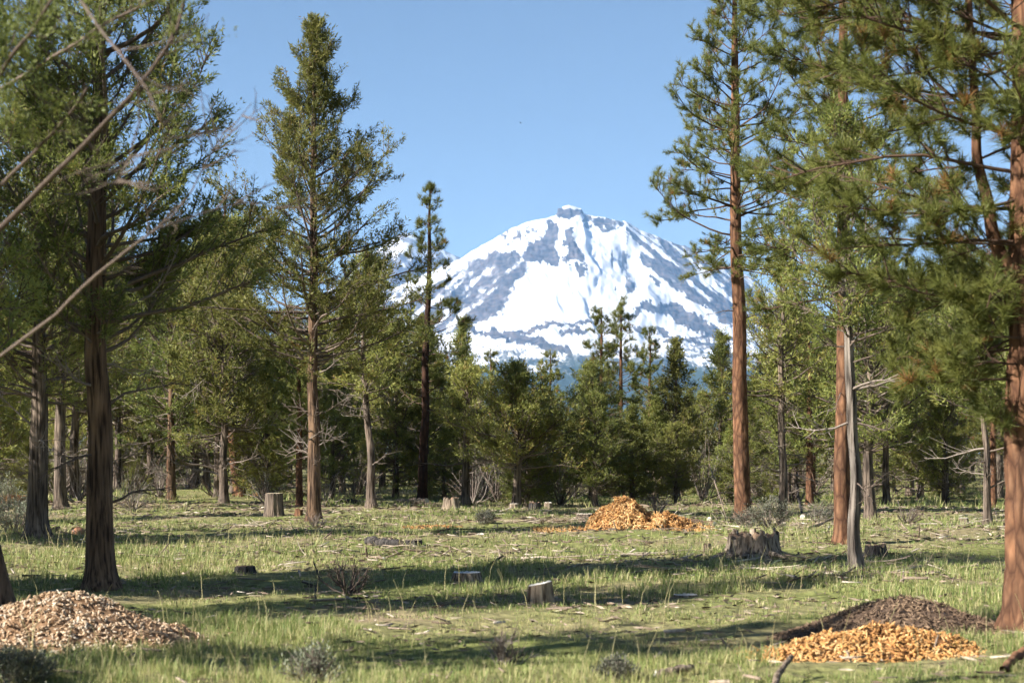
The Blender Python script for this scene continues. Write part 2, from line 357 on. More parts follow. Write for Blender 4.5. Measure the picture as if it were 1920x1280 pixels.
    lowf = sst(618, 735, v + (fl - 0.5) * 120)
    rock = np.where(v > 612, np.maximum(rock, 0.16 + lowf * 0.75 + (sp - 0.5) * 0.7 * sst(612, 640, v)), rock)
    wood = sst(640, 690, v)
    Z = Z + sst(0.45, 0.6, rock) * (1 - wood) * (fbm(XX / 45, Z / 22, SS / 60, 4) - 0.5) * 48
    V = np.stack([XX, YY, Z - 2.0], -1)
    ii = np.arange(XX.size).reshape(XX.shape)
    q = np.stack([ii[:-1, :-1], ii[1:, :-1], ii[1:, 1:], ii[:-1, 1:]], -1).reshape(-1, 4)
    obj('mountain', mesh('mountain', V, quads=q, smooth=True, attrs={'rock': ('POINT', np.clip(rock, 0, 1).ravel()), 'wood': ('POINT', wood.ravel())}), M['mountain'],
        kind='structure', label='snow covered volcano with a blocky rock summit', category='mountain')
    # the second peak behind its left shoulder
    D2 = 18500.0
    sil = [(100, 850), (420, 690), (560, 590), (640, 520), (700, 470), (735, 446), (757, 432), (772, 436), (800, 452), (830, 465), (862, 480), (930, 530), (1050, 620), (1300, 760)]
    sx2 = np.array([(a - 960) / FPX * D2 for a, b in sil]); sz2 = np.array([(HOR - b) / FPX * D2 + EYE for a, b in sil])
    X = np.linspace(sx2[0], sx2[-1], 200); Sd = np.linspace(-1500, 4500, 90); XX, SS = np.meshgrid(X, Sd); YY = D2 - SS
    R = np.interp(XX, sx2, sz2); t = np.clip(np.abs(SS) / 4600, 0, 1)
    rib = 1 - np.abs(2 * fbm(XX / 200, SS / 1300, 13, 4) - 1)
    Z = R * (1 - t) ** 1.5 + (rib - 0.75) * 170 * sst(40, 700, np.abs(SS)) * sst(100, 600, R) + (fbm(XX / 50, SS / 70, 17, 3) - 0.5) * 30 * sst(0, 200, np.abs(SS))
    u = 960 + FPX * XX / YY; v = HOR - FPX * (Z - EYE) / YY
    rock = 0.3 + 1.2 * (fbm(u / 14, v / 10, 21, 4) - 0.45) + 0.3 * sst(455, 490, v)
    ii = np.arange(XX.size).reshape(XX.shape); q = np.stack([ii[:-1, :-1], ii[1:, :-1], ii[1:, 1:], ii[:-1, 1:]], -1).reshape(-1, 4)
    obj('mountain', mesh('mountain_behind', np.stack([XX, YY, Z - 2.0], -1), quads=q, smooth=True, attrs={'rock': ('POINT', np.clip(rock, 0, 1).ravel()), 'wood': ('POINT', sst(640, 690, v).ravel())}), M['mountain'],
        kind='structure', label='second snowy peak rising behind the left shoulder', category='mountain')
build_mountain()

# ------------------------------------------------------------------ tree generators
def trunk_geo(path, r0, H, sides, rows, seed, flute=0.12, flare=0.55, rtop=0.012, plates=0.0, power=0.85):
    zz = np.concatenate([np.linspace(0, 0.5, rows // 5, endpoint=False), np.linspace(0.5, H, rows - rows // 5)])
    P = np.stack([np.interp(zz, path[:, 2], path[:, 0]), np.interp(zz, path[:, 2], path[:, 1]), zz], -1)
    rad = r0 * np.clip(1 - zz / H, 0, 1) ** power + rtop
    rad = rad * (1 + flare * np.exp(-zz / 0.16))
    P[0, 2] -= 0.25; 
    a = np.arange(sides) * 2 * math.pi / sides
    A, Zg = np.meshgrid(a, zz)
    mod = 1 + flute * 2 * (fbm(np.cos(A) * 2.2 + seed, np.sin(A) * 2.2, Zg * 0.35 + seed, 3) - 0.5) * (1 + 1.4 * np.exp(-Zg / 0.25))
    if plates:
        cell = fbm(np.cos(A) * 7 + seed, np.sin(A) * 7, Zg * 3.2, 3); mod = mod + plates * (sst(0.40, 0.56, cell) - 0.5)
    V, q = tubes(P[None], rad[None], sides, radial=mod[None])
    return V, q
def path_of(pts, H, rg, wig=0.05):
    """control points (x, y, z) resampled with a little wander"""
    pts = np.array(pts, float); z = np.linspace(0, H, 60)
    p = np.stack([np.interp(z, pts[:, 2], pts[:, 0]), np.interp(z, pts[:, 2], pts[:, 1]), z], -1)
    ker = np.hanning(9); ker /= ker.sum()
    for c in range(2):
        pad = np.pad(p[:, c], 4, mode='edge'); p[:, c] = np.convolve(pad, ker, 'valid')
    s = rg.random(2) * 50
    am = wig * sst(0.2, 1.5, z)
    p[:, 0] += (fbm(z * 0.55 + s[0], s[1], 0, 3) - 0.5) * 2 * am; p[:, 1] += (fbm(z * 0.55 + s[1], s[0] + 9, 0, 3) - 0.5) * 2 * am
    return p
def on_path(path, z):
    return np.stack([np.interp(z, path[:, 2], path[:, 0]), np.interp(z, path[:, 2], path[:, 1]), z], -1)
def grow(base, az, el0, el1, L, N, rg, jit=0.10):
    """a curved limb from base; elevation goes from el0 to el1 along it"""
    u = np.linspace(0, 1, N); el = el0 + (el1 - el0) * u
    ja = np.cumsum(rg.normal(0, jit, N)); je = np.cumsum(rg.normal(0, jit * 0.8, N))
    d = np.stack([np.cos(az + ja) * np.cos(el + je), np.sin(az + ja) * np.cos(el + je), np.sin(el + je)], -1)
    return base + np.concatenate([np.zeros((1, 3)), np.cumsum(d[:-1] * L / (N - 1), 0)])

def sub_twigs(limb, n, lmin, lmax, rg, u0=0.25, N=4, spread=0.9, up=0.25):
    N0 = len(limb); u = u0 + (1 - u0) * rg.random(n) ** 0.8
    k = np.clip((u * (N0 - 1)).astype(int), 0, N0 - 2); f = u * (N0 - 1) - k
    b = limb[k] * (1 - f[:, None]) + limb[k + 1] * f[:, None]; d = nrm(limb[k + 1] - limb[k])
    r = rg.normal(size=(n, 3)); r -= (r * d).sum(1, keepdims=True) * d; r = nrm(r); r[:, 2] *= 0.7
    dd = nrm(d * 0.8 + r * spread + np.array([0, 0, up])); L = lmin + (lmax - lmin) * rg.random(n); L = L * (1.15 - 0.5 * u)
    s = np.linspace(0, 1, N)
    bend = rg.normal(0, 0.22, (n, 3)) + np.array([0, 0, 0.25])
    P = b[:, None] + dd[:, None] * (s[None, :, None] * L[:, None, None]) + bend[:, None] * (s[None, :, None] ** 2 * L[:, None, None] * 0.5)
    return P, L, u

def juniper_geo(seed, H, r0, cb, W, nb, prof, leaf=0.085, nl=22, clump=0.16, path=None, dead=8, el=(0.15, 0.95), wood_sides=4, sides=14, rows=50, ncl=2, flute=0.2, front=None, dead_len=0.8, dens=1.0, u0=0.28, var=(0.4, 1.25), deadz=0.45, zvis=None, tone=0.5):
    rg = np.random.default_rng(seed)
    pth = path_of(path if path is not None else [(0, 0, 0), (0, 0, H)], H, rg, 0.10)
    tr = MB(); V, q = trunk_geo(pth, r0, H, sides, rows, seed * 1.7, flute=flute); tr.add(V, quads=q)
    limbs = []; CC = []; CA = []; CS = []; CT = []
    for i in range(nb):
        q_ = (i + rg.random()) / nb; z = cb + (H * 0.985 - cb) * q_ ** 1.1; tt = (z - cb) / (H - cb)
        az = i * 2.39996 + rg.normal(0, 0.5)
        L = W * np.interp(tt, prof[0], prof[1]) * rg.uniform(*var)
        if L < 0.12: L = 0.12
        e0 = el[0] + (el[1] - el[0]) * tt + rg.normal(0, 0.15)
        L = max(0.12, min(L, (H + 0.05 - z) / max(math.sin(min(e0 + 0.35, 1.5)), 0.2)))
        limb = grow(on_path(pth, z), az, e0, e0 + rg.uniform(0.1, 0.7), L * 1.1, 7, rg, 0.13)
        rr = (0.008 + 0.014 * L) * np.linspace(1, 0.25, 7)
        mb = MB(); V, q = tubes(limb, rr, wood_sides); mb.add(V, quads=q, attr=rg.uniform(0.15, 0.6))
        ns = max(3, int((3 + 5.5 * L) * dens))
        P, Ls, u = sub_twigs(limb, ns, 0.20, 0.30 + 0.30 * L, rg, u0, N=3)
        V, q = tubes(P, np.linspace(0.009, 0.004, 3)[None] * np.ones((ns, 1)), 3); mb.add(V, quads=q, attr=rg.uniform(0.1, 0.6))
        limbs.append((L, mb))
        for c in range(ncl):
            s_ = 0.45 + 0.55 * (c + rg.random(ns)) / ncl; k = s_ * 2; a = np.clip(k.astype(int), 0, 1); f = (k - a)[:, None]
            ar = np.arange(ns); pc = P[ar, a] * (1 - f) + P[ar, a + 1] * f
            CC.append(pc); CA.append(nrm(nrm(P[:, 2] - P[:, 0]) + np.array([0, 0, 0.35]))); CS.append(clump * rg.uniform(0.45, 1.4, ns)); 
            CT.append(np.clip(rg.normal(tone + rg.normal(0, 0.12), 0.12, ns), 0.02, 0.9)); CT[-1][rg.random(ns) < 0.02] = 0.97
        CC.append(limb[-1:]); CA.append(nrm(limb[-1:] - limb[-2:-1] + 1e-6)); CS.append(np.array([clump])); CT.append(np.array([0.6]))
    tp = on_path(pth, np.linspace(H * 0.93, H, 10)); CC.append(tp); CA.append(np.tile([[0, 0, 1.0]], (10, 1))); CS.append(np.linspace(1, 0.4, 10) * clump); CT.append(np.full(10, 0.6))
    C = np.concatenate(CC); A = np.concatenate(CA); Sz = np.concatenate(CS); T = np.concatenate(CT)
    if zvis is not None:                                     # far above the view a third of the tufts is enough
        k = (C[:, 2] < zvis) | (rg.random(len(C)) < 0.35); C, A, Sz, T = C[k], A[k], Sz[k] * np.where(C[k][:, 2] < zvis, 1, 1.5), T[k]
    n = len(C) * nl; C = np.repeat(C, nl, 0); A = np.repeat(A, nl, 0); Sz = np.repeat(Sz, nl); T = np.repeat(T, nl)
    off = rg.normal(size=(n, 3)); off = nrm(off) * (rg.random((n, 1)) ** 0.5); al = rg.uniform(-0.8, 1.2, n)
    pos = C + (off * 0.48 * (1.15 - 0.45 * al[:, None]) + A * al[:, None]) * Sz[:, None]
    D = A * 0.6 + off * 1.0 + rg.normal(0, 0.3, (n, 3))
    fo = MB(); Lf = leaf * rg.uniform(0.6, 1.4, n); V, q, at_ = leaves(pos, D, Lf, Lf * 0.30, rg, np.clip(T + 0.10 * al + rg.normal(0, 0.11, n), 0, 0.97)); fo.add(V, tris=q, attr=at_)
    dd = []
    for i in range(dead):
        z = rg.uniform(cb * 0.35, cb + (H - cb) * deadz); az = rg.uniform(0, 6.28); L = dead_len * rg.uniform(0.5, 1.6)
        limb = grow(on_path(pth, z), az, rg.uniform(-0.2, 0.5), rg.uniform(-0.3, 0.7), L, 7, rg, 0.2)
        mb = MB(); V, q = tubes(limb, (0.009 + 0.012 * L) * np.linspace(1, 0.25, 7), 4); tn = rg.uniform(0.25, 0.8); mb.add(V, quads=q, attr=tn)
        ns = int(4 + 4 * L); P, Ls, u = sub_twigs(limb, ns, 0.2, 0.3 + 0.3 * L, rg, 0.2, N=3, up=0.0)
        V, q = tubes(P, np.linspace(0.009, 0.003, 3)[None] * np.ones((ns, 1)), 3); mb.add(V, quads=q, attr=tn)
        for p in P[::2]:
            P2, _, _ = sub_twigs(p, 2, 0.10, 0.28, rg, 0.3, N=2, up=0.0); V, q = tubes(P2, np.linspace(0.005, 0.002, 2)[None] * np.ones((2, 1)), 3); mb.add(V, quads=q, attr=tn)
        dd.append((L, mb))
    return tr, limbs, fo, dd

def pine_geo(seed, H, r0, cb, W, prof, whorl=0.42, per=4, needle=0.155, nw=0.008, nn=42, path=None, dead=6, sides=16, rows=60, el=(-0.12, 0.75), twigs=5.0, brown=0.02, plates=0.05, extra=(), azbias=None, tuft_up=0.5, power=0.7, zvis=None, limb_r=1.0, tw0=0.25):
    rg = np.random.default_rng(seed)
    pth = path_of(path if path is not None else [(0, 0, 0), (0, 0, H)], H, rg, 0.05)
    tr = MB(); V, q = trunk_geo(pth, r0, H, sides, rows, seed * 2.3, flute=0.06, flare=0.42, plates=plates * 1.5, power=power); tr.add(V, quads=q)
    limbs = []; TC = []; TA = []
    specs = []
    z = cb; i = 0
    while z < H - 0.25:
        tt = (z - cb) / (H - cb)
        for k in range(per + (rg.random() < 0.4)):
            specs.append((z + rg.normal(0, 0.08), i * 0.9 + k * 6.283 / per + rg.normal(0, 0.28), W * np.interp(tt, prof[0], prof[1]) * rg.uniform(0.6, 1.15), el[0] + (el[1] - el[0]) * tt + rg.normal(0, 0.12)))
        z += whorl * rg.uniform(0.7, 1.3); i += 1
    specs += list(extra)
    for (z, az, L, e0) in specs:
        L = max(L, 0.2)
        limb = grow(on_path(pth, min(z, H - 0.05)), az, e0, e0 + rg.uniform(0.05, 0.55), L, 8, rg, 0.12)
        mb = MB(); V, q = tubes(limb, limb_r * (0.006 + 0.0095 * L) * np.linspace(1, 0.3, 8), 5); mb.add(V, quads=q, attr=rg.uniform(0.1, 0.5))
        ns = max(3, int(1 + twigs * L)); P, Ls, u = sub_twigs(limb, ns, 0.14, 0.22 + 0.22 * L, rg, tw0, spread=1.0, up=0.2)
        V, q = tubes(P[:, ::3], np.linspace(0.008, 0.005, 2)[None] * np.ones((ns, 1)), 3); mb.add(V, quads=q, attr=rg.uniform(0.1, 0.5))
        TC.append(P[:, 3]); TA.append(nrm(P[:, 3] - P[:, 2]))
        TC.append(P[:, 2]); TA.append(nrm(P[:, 2] - P[:, 1] + rg.normal(0, 0.03, (ns, 3))))
        for p in P:                                              # short side shoots, each ending in a tuft
            if rg.random() < 0.6:
                P2, _, _ = sub_twigs(p, 2, 0.10, 0.22, rg, 0.3, up=0.3); V, q = tubes(P2[:, ::3], np.full((2, 2), 0.004), 3); mb.add(V, quads=q, attr=0.3)
                TC.append(P2[:, 3]); TA.append(nrm(P2[:, 3] - P2[:, 2]))
        TC.append(limb[-1:]); TA.append(nrm(limb[-1:] - limb[-2:-1]))
        limbs.append((L, mb))
    tp = on_path(pth, np.linspace(H - 0.5, H, 4)); TC.append(tp); TA.append(np.tile([[0, 0, 1.0]], (4, 1)))
    C = np.concatenate(TC); A = nrm(np.concatenate(TA) + np.array([0, 0, tuft_up])); m = len(C)
    T = np.clip(rg.normal(0.45, 0.16, m), 0.02, 0.9); T[rg.random(m) < brown] = 0.98
    if zvis is not None:
        k = (C[:, 2] < zvis) | (rg.random(m) < 0.3); C, A, T = C[k], A[k], T[k]; m = len(C)
    sz = rg.uniform(0.55, 1.3, m)
    n = m * nn; C = np.repeat(C, nn, 0); A = np.repeat(A, nn, 0); T = np.repeat(T, nn); sz = np.repeat(sz, nn)
    r = rg.normal(size=(n, 3)); r -= (r * A).sum(1, keepdims=True) * A; r = nrm(r)
    s = rg.random((n, 1)); th = rg.uniform(0.25, 1.45, (n, 1))
    D = A * np.cos(th) + r * np.sin(th); pos = C - A * (0.10 * s) + A * 0.02
    fo = MB(); V, t, at_ = leaves(pos, D, needle * sz * rg.uniform(0.7, 1.15, n), np.full(n, nw), rg, np.clip(T + rg.normal(0, 0.06, n), 0, 1)); fo.add(V, tris=t, attr=at_)
    dd = []
    for i in range(dead):
        z = rg.uniform(cb * 0.5, cb + (H - cb) * 0.2); L = rg.uniform(0.4, 1.3)
        limb = grow(on_path(pth, z), rg.uniform(0, 6.28), rg.uniform(-0.4, 0.2), rg.uniform(-0.5, 0.3), L, 7, rg, 0.2)
        mb = MB(); V, q = tubes(limb, (0.007 + 0.010 * L) * np.linspace(1, 0.2, 7), 4); mb.add(V, quads=q, attr=0.5)
        P, Ls, u = sub_twigs(limb, 5, 0.12, 0.4, rg, 0.3, up=0.0); V, q = tubes(P, np.linspace(0.006, 0.002, 4)[None] * np.ones((5, 1)), 3); mb.add(V, quads=q, attr=0.5)
        dd.append((L, mb))
    return tr, limbs, fo, dd

def make_tree(name, label, geo, loc, leaf, bark, twig, group=None, rz=0.0, split=False, category='tree', min_limb=0.0, scale=1.0):
    tr, limbs, fo, dd = geo
    t = thing(name, label, category, loc, rz, group, scale)
    obj('trunk', tr.mesh('trunk', True), M[bark], t)
    crown = obj('crown', fo.mesh('crown'), M[leaf], t)
    rest = MB()
    def put(mb):
        n0 = rest.n
        for T in mb.T: rest.T.append(T + n0)
        for Q in mb.Q: rest.Q.append(Q + n0)
        rest.V += mb.V; rest.A += mb.A; rest.n += mb.n
    for L, mb in limbs:
        if split and L >= min_limb: obj('limb', mb.mesh('limb', True), M[twig], t)
        else: put(mb)
    for L, mb in dd:
        if split: obj('dead_branch', mb.mesh('dead_branch', True), M['twig'], t)
        else: put(mb)
    if rest.n: obj('boughs', rest.mesh('boughs', True), M[twig], crown)
    return t
def copy_thing(o, loc, rz, label, group, scale=(1, 1, 1)):
    c = o.copy(); COL.objects.link(c); c.location = loc; c.rotation_euler = (0, 0, rz); c.scale = scale
    c['label'] = label
    if group: c['group'] = group
    elif 'group' in c: del c['group']
    for ch in list(o.children):
        d = ch.copy(); COL.objects.link(d); d.parent = c
        for g in list(ch.children):
            e = g.copy(); COL.objects.link(e); e.parent = d
    return c
CONE = ([0, 0.12, 0.35, 0.7, 1.0], [0.75, 1.0, 0.85, 0.42, 0.06])
OVAL = ([0, 0.2, 0.5, 0.8, 1.0], [0.7, 1.0, 0.95, 0.6, 0.12])
SPIRE = ([0, 0.15, 0.35, 0.55, 0.75, 0.88, 1.0], [0.85, 1.0, 0.95, 0.72, 0.45, 0.2, 0.06])
PINEP = ([0, 0.15, 0.45, 0.8, 1.0], [0.85, 1.0, 0.8, 0.5, 0.12])

# ------------------------------------------------------------------ the trees that stand out one by one
# dark juniper, front left; its low leaf tone paints shade into the crown
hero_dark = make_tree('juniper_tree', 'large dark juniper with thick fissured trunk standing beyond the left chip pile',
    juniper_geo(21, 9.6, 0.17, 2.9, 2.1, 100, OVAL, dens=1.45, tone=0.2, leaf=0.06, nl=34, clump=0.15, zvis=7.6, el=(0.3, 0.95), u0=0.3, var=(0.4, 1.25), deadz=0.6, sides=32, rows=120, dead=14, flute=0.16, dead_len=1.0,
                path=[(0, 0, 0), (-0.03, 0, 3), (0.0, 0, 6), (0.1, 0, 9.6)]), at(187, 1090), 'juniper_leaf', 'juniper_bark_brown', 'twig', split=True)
# spire juniper
hero_spire = make_tree('juniper_tree', 'tall pointed juniper spire rising alone against the sky left of the mountain',
    juniper_geo(5, 12.0, 0.148, 3.6, 2.25, 165, SPIRE, leaf=0.08, nl=29, clump=0.165, el=(0.15, 0.95), u0=0.27, var=(0.4, 1.2), deadz=0.3, sides=28, rows=120, dead=30, dead_len=1.0, dens=0.9), at(588, 975), 'juniper_leaf', 'juniper_bark_brown', 'twig', split=True)
# the tall ponderosa right of the mountain
hero_pond = make_tree('ponderosa_pine', 'tall ponderosa with a long bare orange trunk just right of the mountain',
    pine_geo(8, 13.6, 0.185, 6.0, 2.45, ([0, 0.12, 0.3, 0.6, 1.0], [0.75, 1.0, 0.85, 0.6, 0.2]), whorl=0.40, per=4, nn=32, nw=0.010, sides=32, rows=160, dead=5, twigs=6.0,
             path=[(0, 0, 0), (-0.12, 0, 5), (-0.2, 0, 8), (-0.22, 0, 13.6)], power=0.62), at(1394, 976), 'pine_leaf', 'pine_bark', 'pine_twig', split=True)
# ponderosa and the grey juniper trunk in front of it
make_tree('ponderosa_pine', 'ponderosa with orange trunk directly behind a slim grey juniper trunk',
    pine_geo(9, 11.8, 0.132, 4.1, 1.9, PINEP, whorl=0.36, per=4, nn=38, nw=0.009, sides=32, rows=150, dead=6, twigs=6.8, brown=0.03, path=[(0, 0, 0), (0.02, 0, 5), (0.0, 0, 11.8)], power=0.6),
    at(1580, 1026), 'pine_leaf', 'pine_bark', 'pine_twig', split=True)
make_tree('juniper_tree', 'slim juniper with pale grey ragged trunk in front of an orange pine trunk',
    juniper_geo(14, 6.0, 0.072, 3.0, 0.95, 70, OVAL, leaf=0.06, nl=20, clump=0.12, sides=24, rows=110, dead=12, dead_len=0.75, flute=0.5,
                path=[(0, 0, 0), (-0.07, 0, 0.6), (-0.06, 0, 1.2), (-0.13, 0, 1.9), (-0.16, 0, 3.0), (-0.2, 0, 6)]), at(1606, 1076), 'juniper_leaf', 'snag_bark', 'twig', split=True)
# near ponderosa at the right edge, with a big rising side limb
P_loc = at(1932, 1192)
near_pine = make_tree('ponderosa_pine', 'nearest ponderosa with thick red-brown trunk at the right edge',
    pine_geo(31, 13.0, 0.205, 1.95, 2.5, ([0, 0.1, 0.25, 0.6, 1.0], [0.3, 0.6, 1.0, 0.7, 0.15]), zvis=5.9, limb_r=0.75, tw0=0.12, whorl=0.36, per=5, nn=52, nw=0.0075, needle=0.15, sides=56, rows=240, dead=0, twigs=7.0, brown=0.06, plates=0.07,
             extra=[(2.2 + 0.30 * i, math.pi + a, min(1.1 + 0.2 * i, 2.3), -0.05 + 0.03 * i) for i, a in enumerate((0.1, -0.5, 0.45, -0.2, 0.3, -0.6, 0.05, 0.6, -0.3, 0.35, -0.05, 0.2))], path=[(0, 0, 0), (0.0, 0, 4), (-0.02, 0, 13)]),
    P_loc, 'pine_leaf', 'pine_bark', 'pine_twig', split=True)
mb = MB(); pts = np.array([(0.0, 0, 2.85), (-0.13, -0.02, 3.05), (-0.24, -0.03, 3.25), (-0.35, -0.02, 3.54), (-0.42, 0, 3.9), (-0.455, 0.02, 4.15), (-0.47, 0.02, 4.5), (-0.535, 0.0, 5.08), (-0.56, 0.0, 6.2)])
pk = np.linspace(0, 8, 40); pts = np.stack([np.interp(pk, np.arange(9), pts[:, c]) + 0.012 * np.sin(pk * (2.1 + c)) for c in range(3)], -1)
V, q = tubes(pts, np.interp(pk, [0, 8], [0.072, 0.028]), 18); mb.add(V, quads=q)
obj('leader', mb.mesh('leader', True), M['pine_bark'], near_pine)
# left edge leaning trunk
make_tree('juniper_tree', 'dark leaning juniper trunk cut off by the left edge',
    juniper_geo(41, 7.5, 0.13, 2.4, 1.0, 80, OVAL, leaf=0.07, nl=16, clump=0.16, sides=28, rows=110, dead=4, path=[(0, 0, 0), (-0.12, 0, 0.6), (-0.35, 0, 1.6), (-0.9, 0, 4), (-1.2, 0, 7.5)]),
    at(4, 1142), 'juniper_leaf', 'juniper_bark_brown', 'twig', split=True)
# grey trunked junipers on the left
j_grey = make_tree('juniper_tree', 'stout grey trunked juniper, leftmost of the trunks behind the dark juniper',
    juniper_geo(51, 8.2, 0.185, 2.5, 2.0, 130, OVAL, leaf=0.075, nl=19, clump=0.165, sides=32, rows=120, dead=10, flute=0.2, path=[(0, 0, 0), (0.03, 0, 4), (0.1, 0, 8.2)]), at(68, 1012), 'juniper_leaf', 'juniper_bark', 'twig', split=True)
make_tree('juniper_tree', 'tan trunked juniper between the stout grey trunk and the dark juniper',
    juniper_geo(52, 10.5, 0.165, 3.0, 2.2, 130, OVAL, leaf=0.095, nl=14, clump=0.165, sides=24, rows=90, dead=10), at(113, 957), 'juniper_leaf', 'juniper_bark', 'twig')
# small crooked pine with a thin leader in front of the second peak
make_tree('ponderosa_pine', 'crooked dark-trunked pine with a thin bare leader in front of the second peak',
    pine_geo(61, 10.4, 0.15, 3.2, 1.45, ([0, 0.12, 0.3, 0.5, 0.72, 1.0], [1.0, 1.05, 0.9, 0.75, 0.42, 0.14]), whorl=0.46, per=3, nn=34, nw=0.011, needle=0.17, sides=18, rows=100, dead=8, twigs=5.5, el=(-0.05, 0.6),
             path=[(0, 0, 0), (0.0, 0, 1.6), (0.12, 0, 3.0), (0.08, 0, 4.5), (0.16, 0, 6), (0.28, 0, 10.4)]), at(792, 942), 'pine_leaf', 'pine_bark_dark', 'pine_twig', split=True)
make_tree('ponderosa_pine', 'ponderosa with a leaning red-brown trunk, behind and right of the dark juniper',
    pine_geo(62, 11.6, 0.20, 4.6, 1.6, PINEP, whorl=0.45, per=3, nn=34, nw=0.011, needle=0.17, sides=22, rows=110, dead=14, twigs=5.0,
             path=[(0, 0, 0), (-0.2, 0, 1.5), (-0.42, 0, 4), (-0.62, 0, 6.5), (-0.55, 0, 11.6)]), at(450, 930), 'pine_leaf', 'pine_bark', 'pine_twig', split=True)
make_tree('juniper_tree', 'shadowed juniper with straight black trunk between dark juniper and leaning pine',
    juniper_geo(63, 7.8, 0.12, 1.9, 1.9, 110, OVAL, tone=0.25, leaf=0.095, nl=14, deadz=0.5, clump=0.162, sides=20, rows=80, dead=12), at(321, 942), 'juniper_leaf', 'juniper_bark_brown', 'twig', split=True)  # low tone puts the shadow on this tree into its leaf colour
make_tree('juniper_tree', 'slender grey juniper standing just right of the tall spire',
    juniper_geo(64, 7.0, 0.115, 3.0, 1.35, 70, OVAL, leaf=0.095, nl=14, deadz=0.5, clump=0.152, sides=18, rows=80, dead=18, dead_len=0.9, path=[(0, 0, 0), (-0.1, 0, 2), (-0.2, 0, 4), (-0.15, 0, 7)]), at(697, 956), 'juniper_leaf', 'juniper_bark', 'twig')
make_tree('juniper_tree', 'juniper with a snapped grey top limb right of the crooked pine',
    juniper_geo(65, 4.0, 0.12, 1.9, 1.0, 45, OVAL, leaf=0.095, nl=14, deadz=0.5, clump=0.152, sides=18, rows=80, dead=16, dead_len=1.1), at(873, 948), 'juniper_leaf', 'juniper_bark', 'twig')
make_tree('juniper_tree', 'round-crowned bright green juniper with forked trunk left of the orange chip pile',
    juniper_geo(66, 4.0, 0.13, 1.2, 1.75, 100, ([0, 0.2, 0.5, 0.8, 1.0], [0.8, 1.0, 0.8, 0.4, 0.1]), tone=0.68, leaf=0.095, nl=14, deadz=0.5, clump=0.171, sides=18, rows=70, dead=12, path=[(0, 0, 0), (0.05, 0, 2), (0, 0, 4.0)]), at(968, 952), 'juniper_leaf', 'juniper_bark', 'twig', split=True)
make_tree('juniper_tree', 'grey juniper with many bare side twigs right of the tall ponderosa trunk',
    juniper_geo(67, 7.2, 0.115, 2.8, 1.5, 80, CONE, leaf=0.095, nl=14, deadz=0.5, clump=0.152, sides=18, rows=80, dead=26, dead_len=0.9), at(1468, 964), 'juniper_leaf', 'juniper_bark', 'twig', split=True)
make_tree('juniper_tree', 'pale straight trunk of a juniper between the paired trunks and the right edge',
    juniper_geo(68, 4.6, 0.075, 2.2, 1.1, 44, OVAL, leaf=0.095, nl=14, deadz=0.5, clump=0.142, sides=18, rows=60, dead=12, dead_len=0.9, path=[(0, 0, 0), (-0.08, 0, 1.5), (-0.2, 0, 4.6)]), at(1853, 990), 'juniper_leaf', 'juniper_bark', 'twig', split=True)
make_tree('juniper_tree', 'bent grey juniper trunk right behind the paired pine and juniper trunks',
    juniper_geo(69, 5.6, 0.13, 1.6, 1.6, 80, OVAL, leaf=0.095, nl=14, deadz=0.5, clump=0.162, sides=18, rows=60, dead=14), at(1632, 976), 'juniper_leaf', 'juniper_bark', 'twig')
# pine pair whose tops stand before the snow
def away(px, top, d):                                      # foot of a tree whose base hides in the thicket, and the height that shows its top
    x = (px - 960) / FPX * d; return (x, d, float(gh(x, d))), (HOR - top) / FPX * d + EYE
bp = dict(whorl=0.40, per=4, nn=30, nw=0.012, needle=0.18, sides=12, rows=40, dead=2, twigs=5.5)
l_, h_ = away(1128, 574, 76); make_tree('ponderosa_pine', 'left top of the twin pines rising before the snow face', pine_geo(71, h_, 0.11, 2.2, 1.25, PINEP, **bp), l_, 'pine_leaf', 'pine_bark', 'pine_twig')
l_, h_ = away(1164, 566, 78); make_tree('ponderosa_pine', 'right top of the twin pines rising before the snow face', pine_geo(72, h_, 0.12, 2.2, 1.45, PINEP, **bp), l_, 'pine_leaf', 'pine_bark', 'pine_twig')
l_, h_ = away(1218, 618, 88); make_tree('ponderosa_pine', 'narrow pine top right of the twin pines', pine_geo(73, h_, 0.10, 2.0, 1.05, PINEP, **bp), l_, 'pine_leaf', 'pine_bark', 'pine_twig')
l_, h_ = away(1031, 662, 92); make_tree('ponderosa_pine', 'small pine top left of the twin pines', pine_geo(74, h_, 0.10, 2.0, 0.95, PINEP, **bp), l_, 'pine_leaf', 'pine_bark', 'pine_twig')
l_, h_ = away(920, 655, 86); make_tree('ponderosa_pine', 'thin see-through pine top right of the crooked pine', pine_geo(75, h_, 0.08, 2.4, 0.75, PINEP, **{**bp, 'per': 3}), l_, 'pine_leaf', 'pine_bark', 'pine_twig')
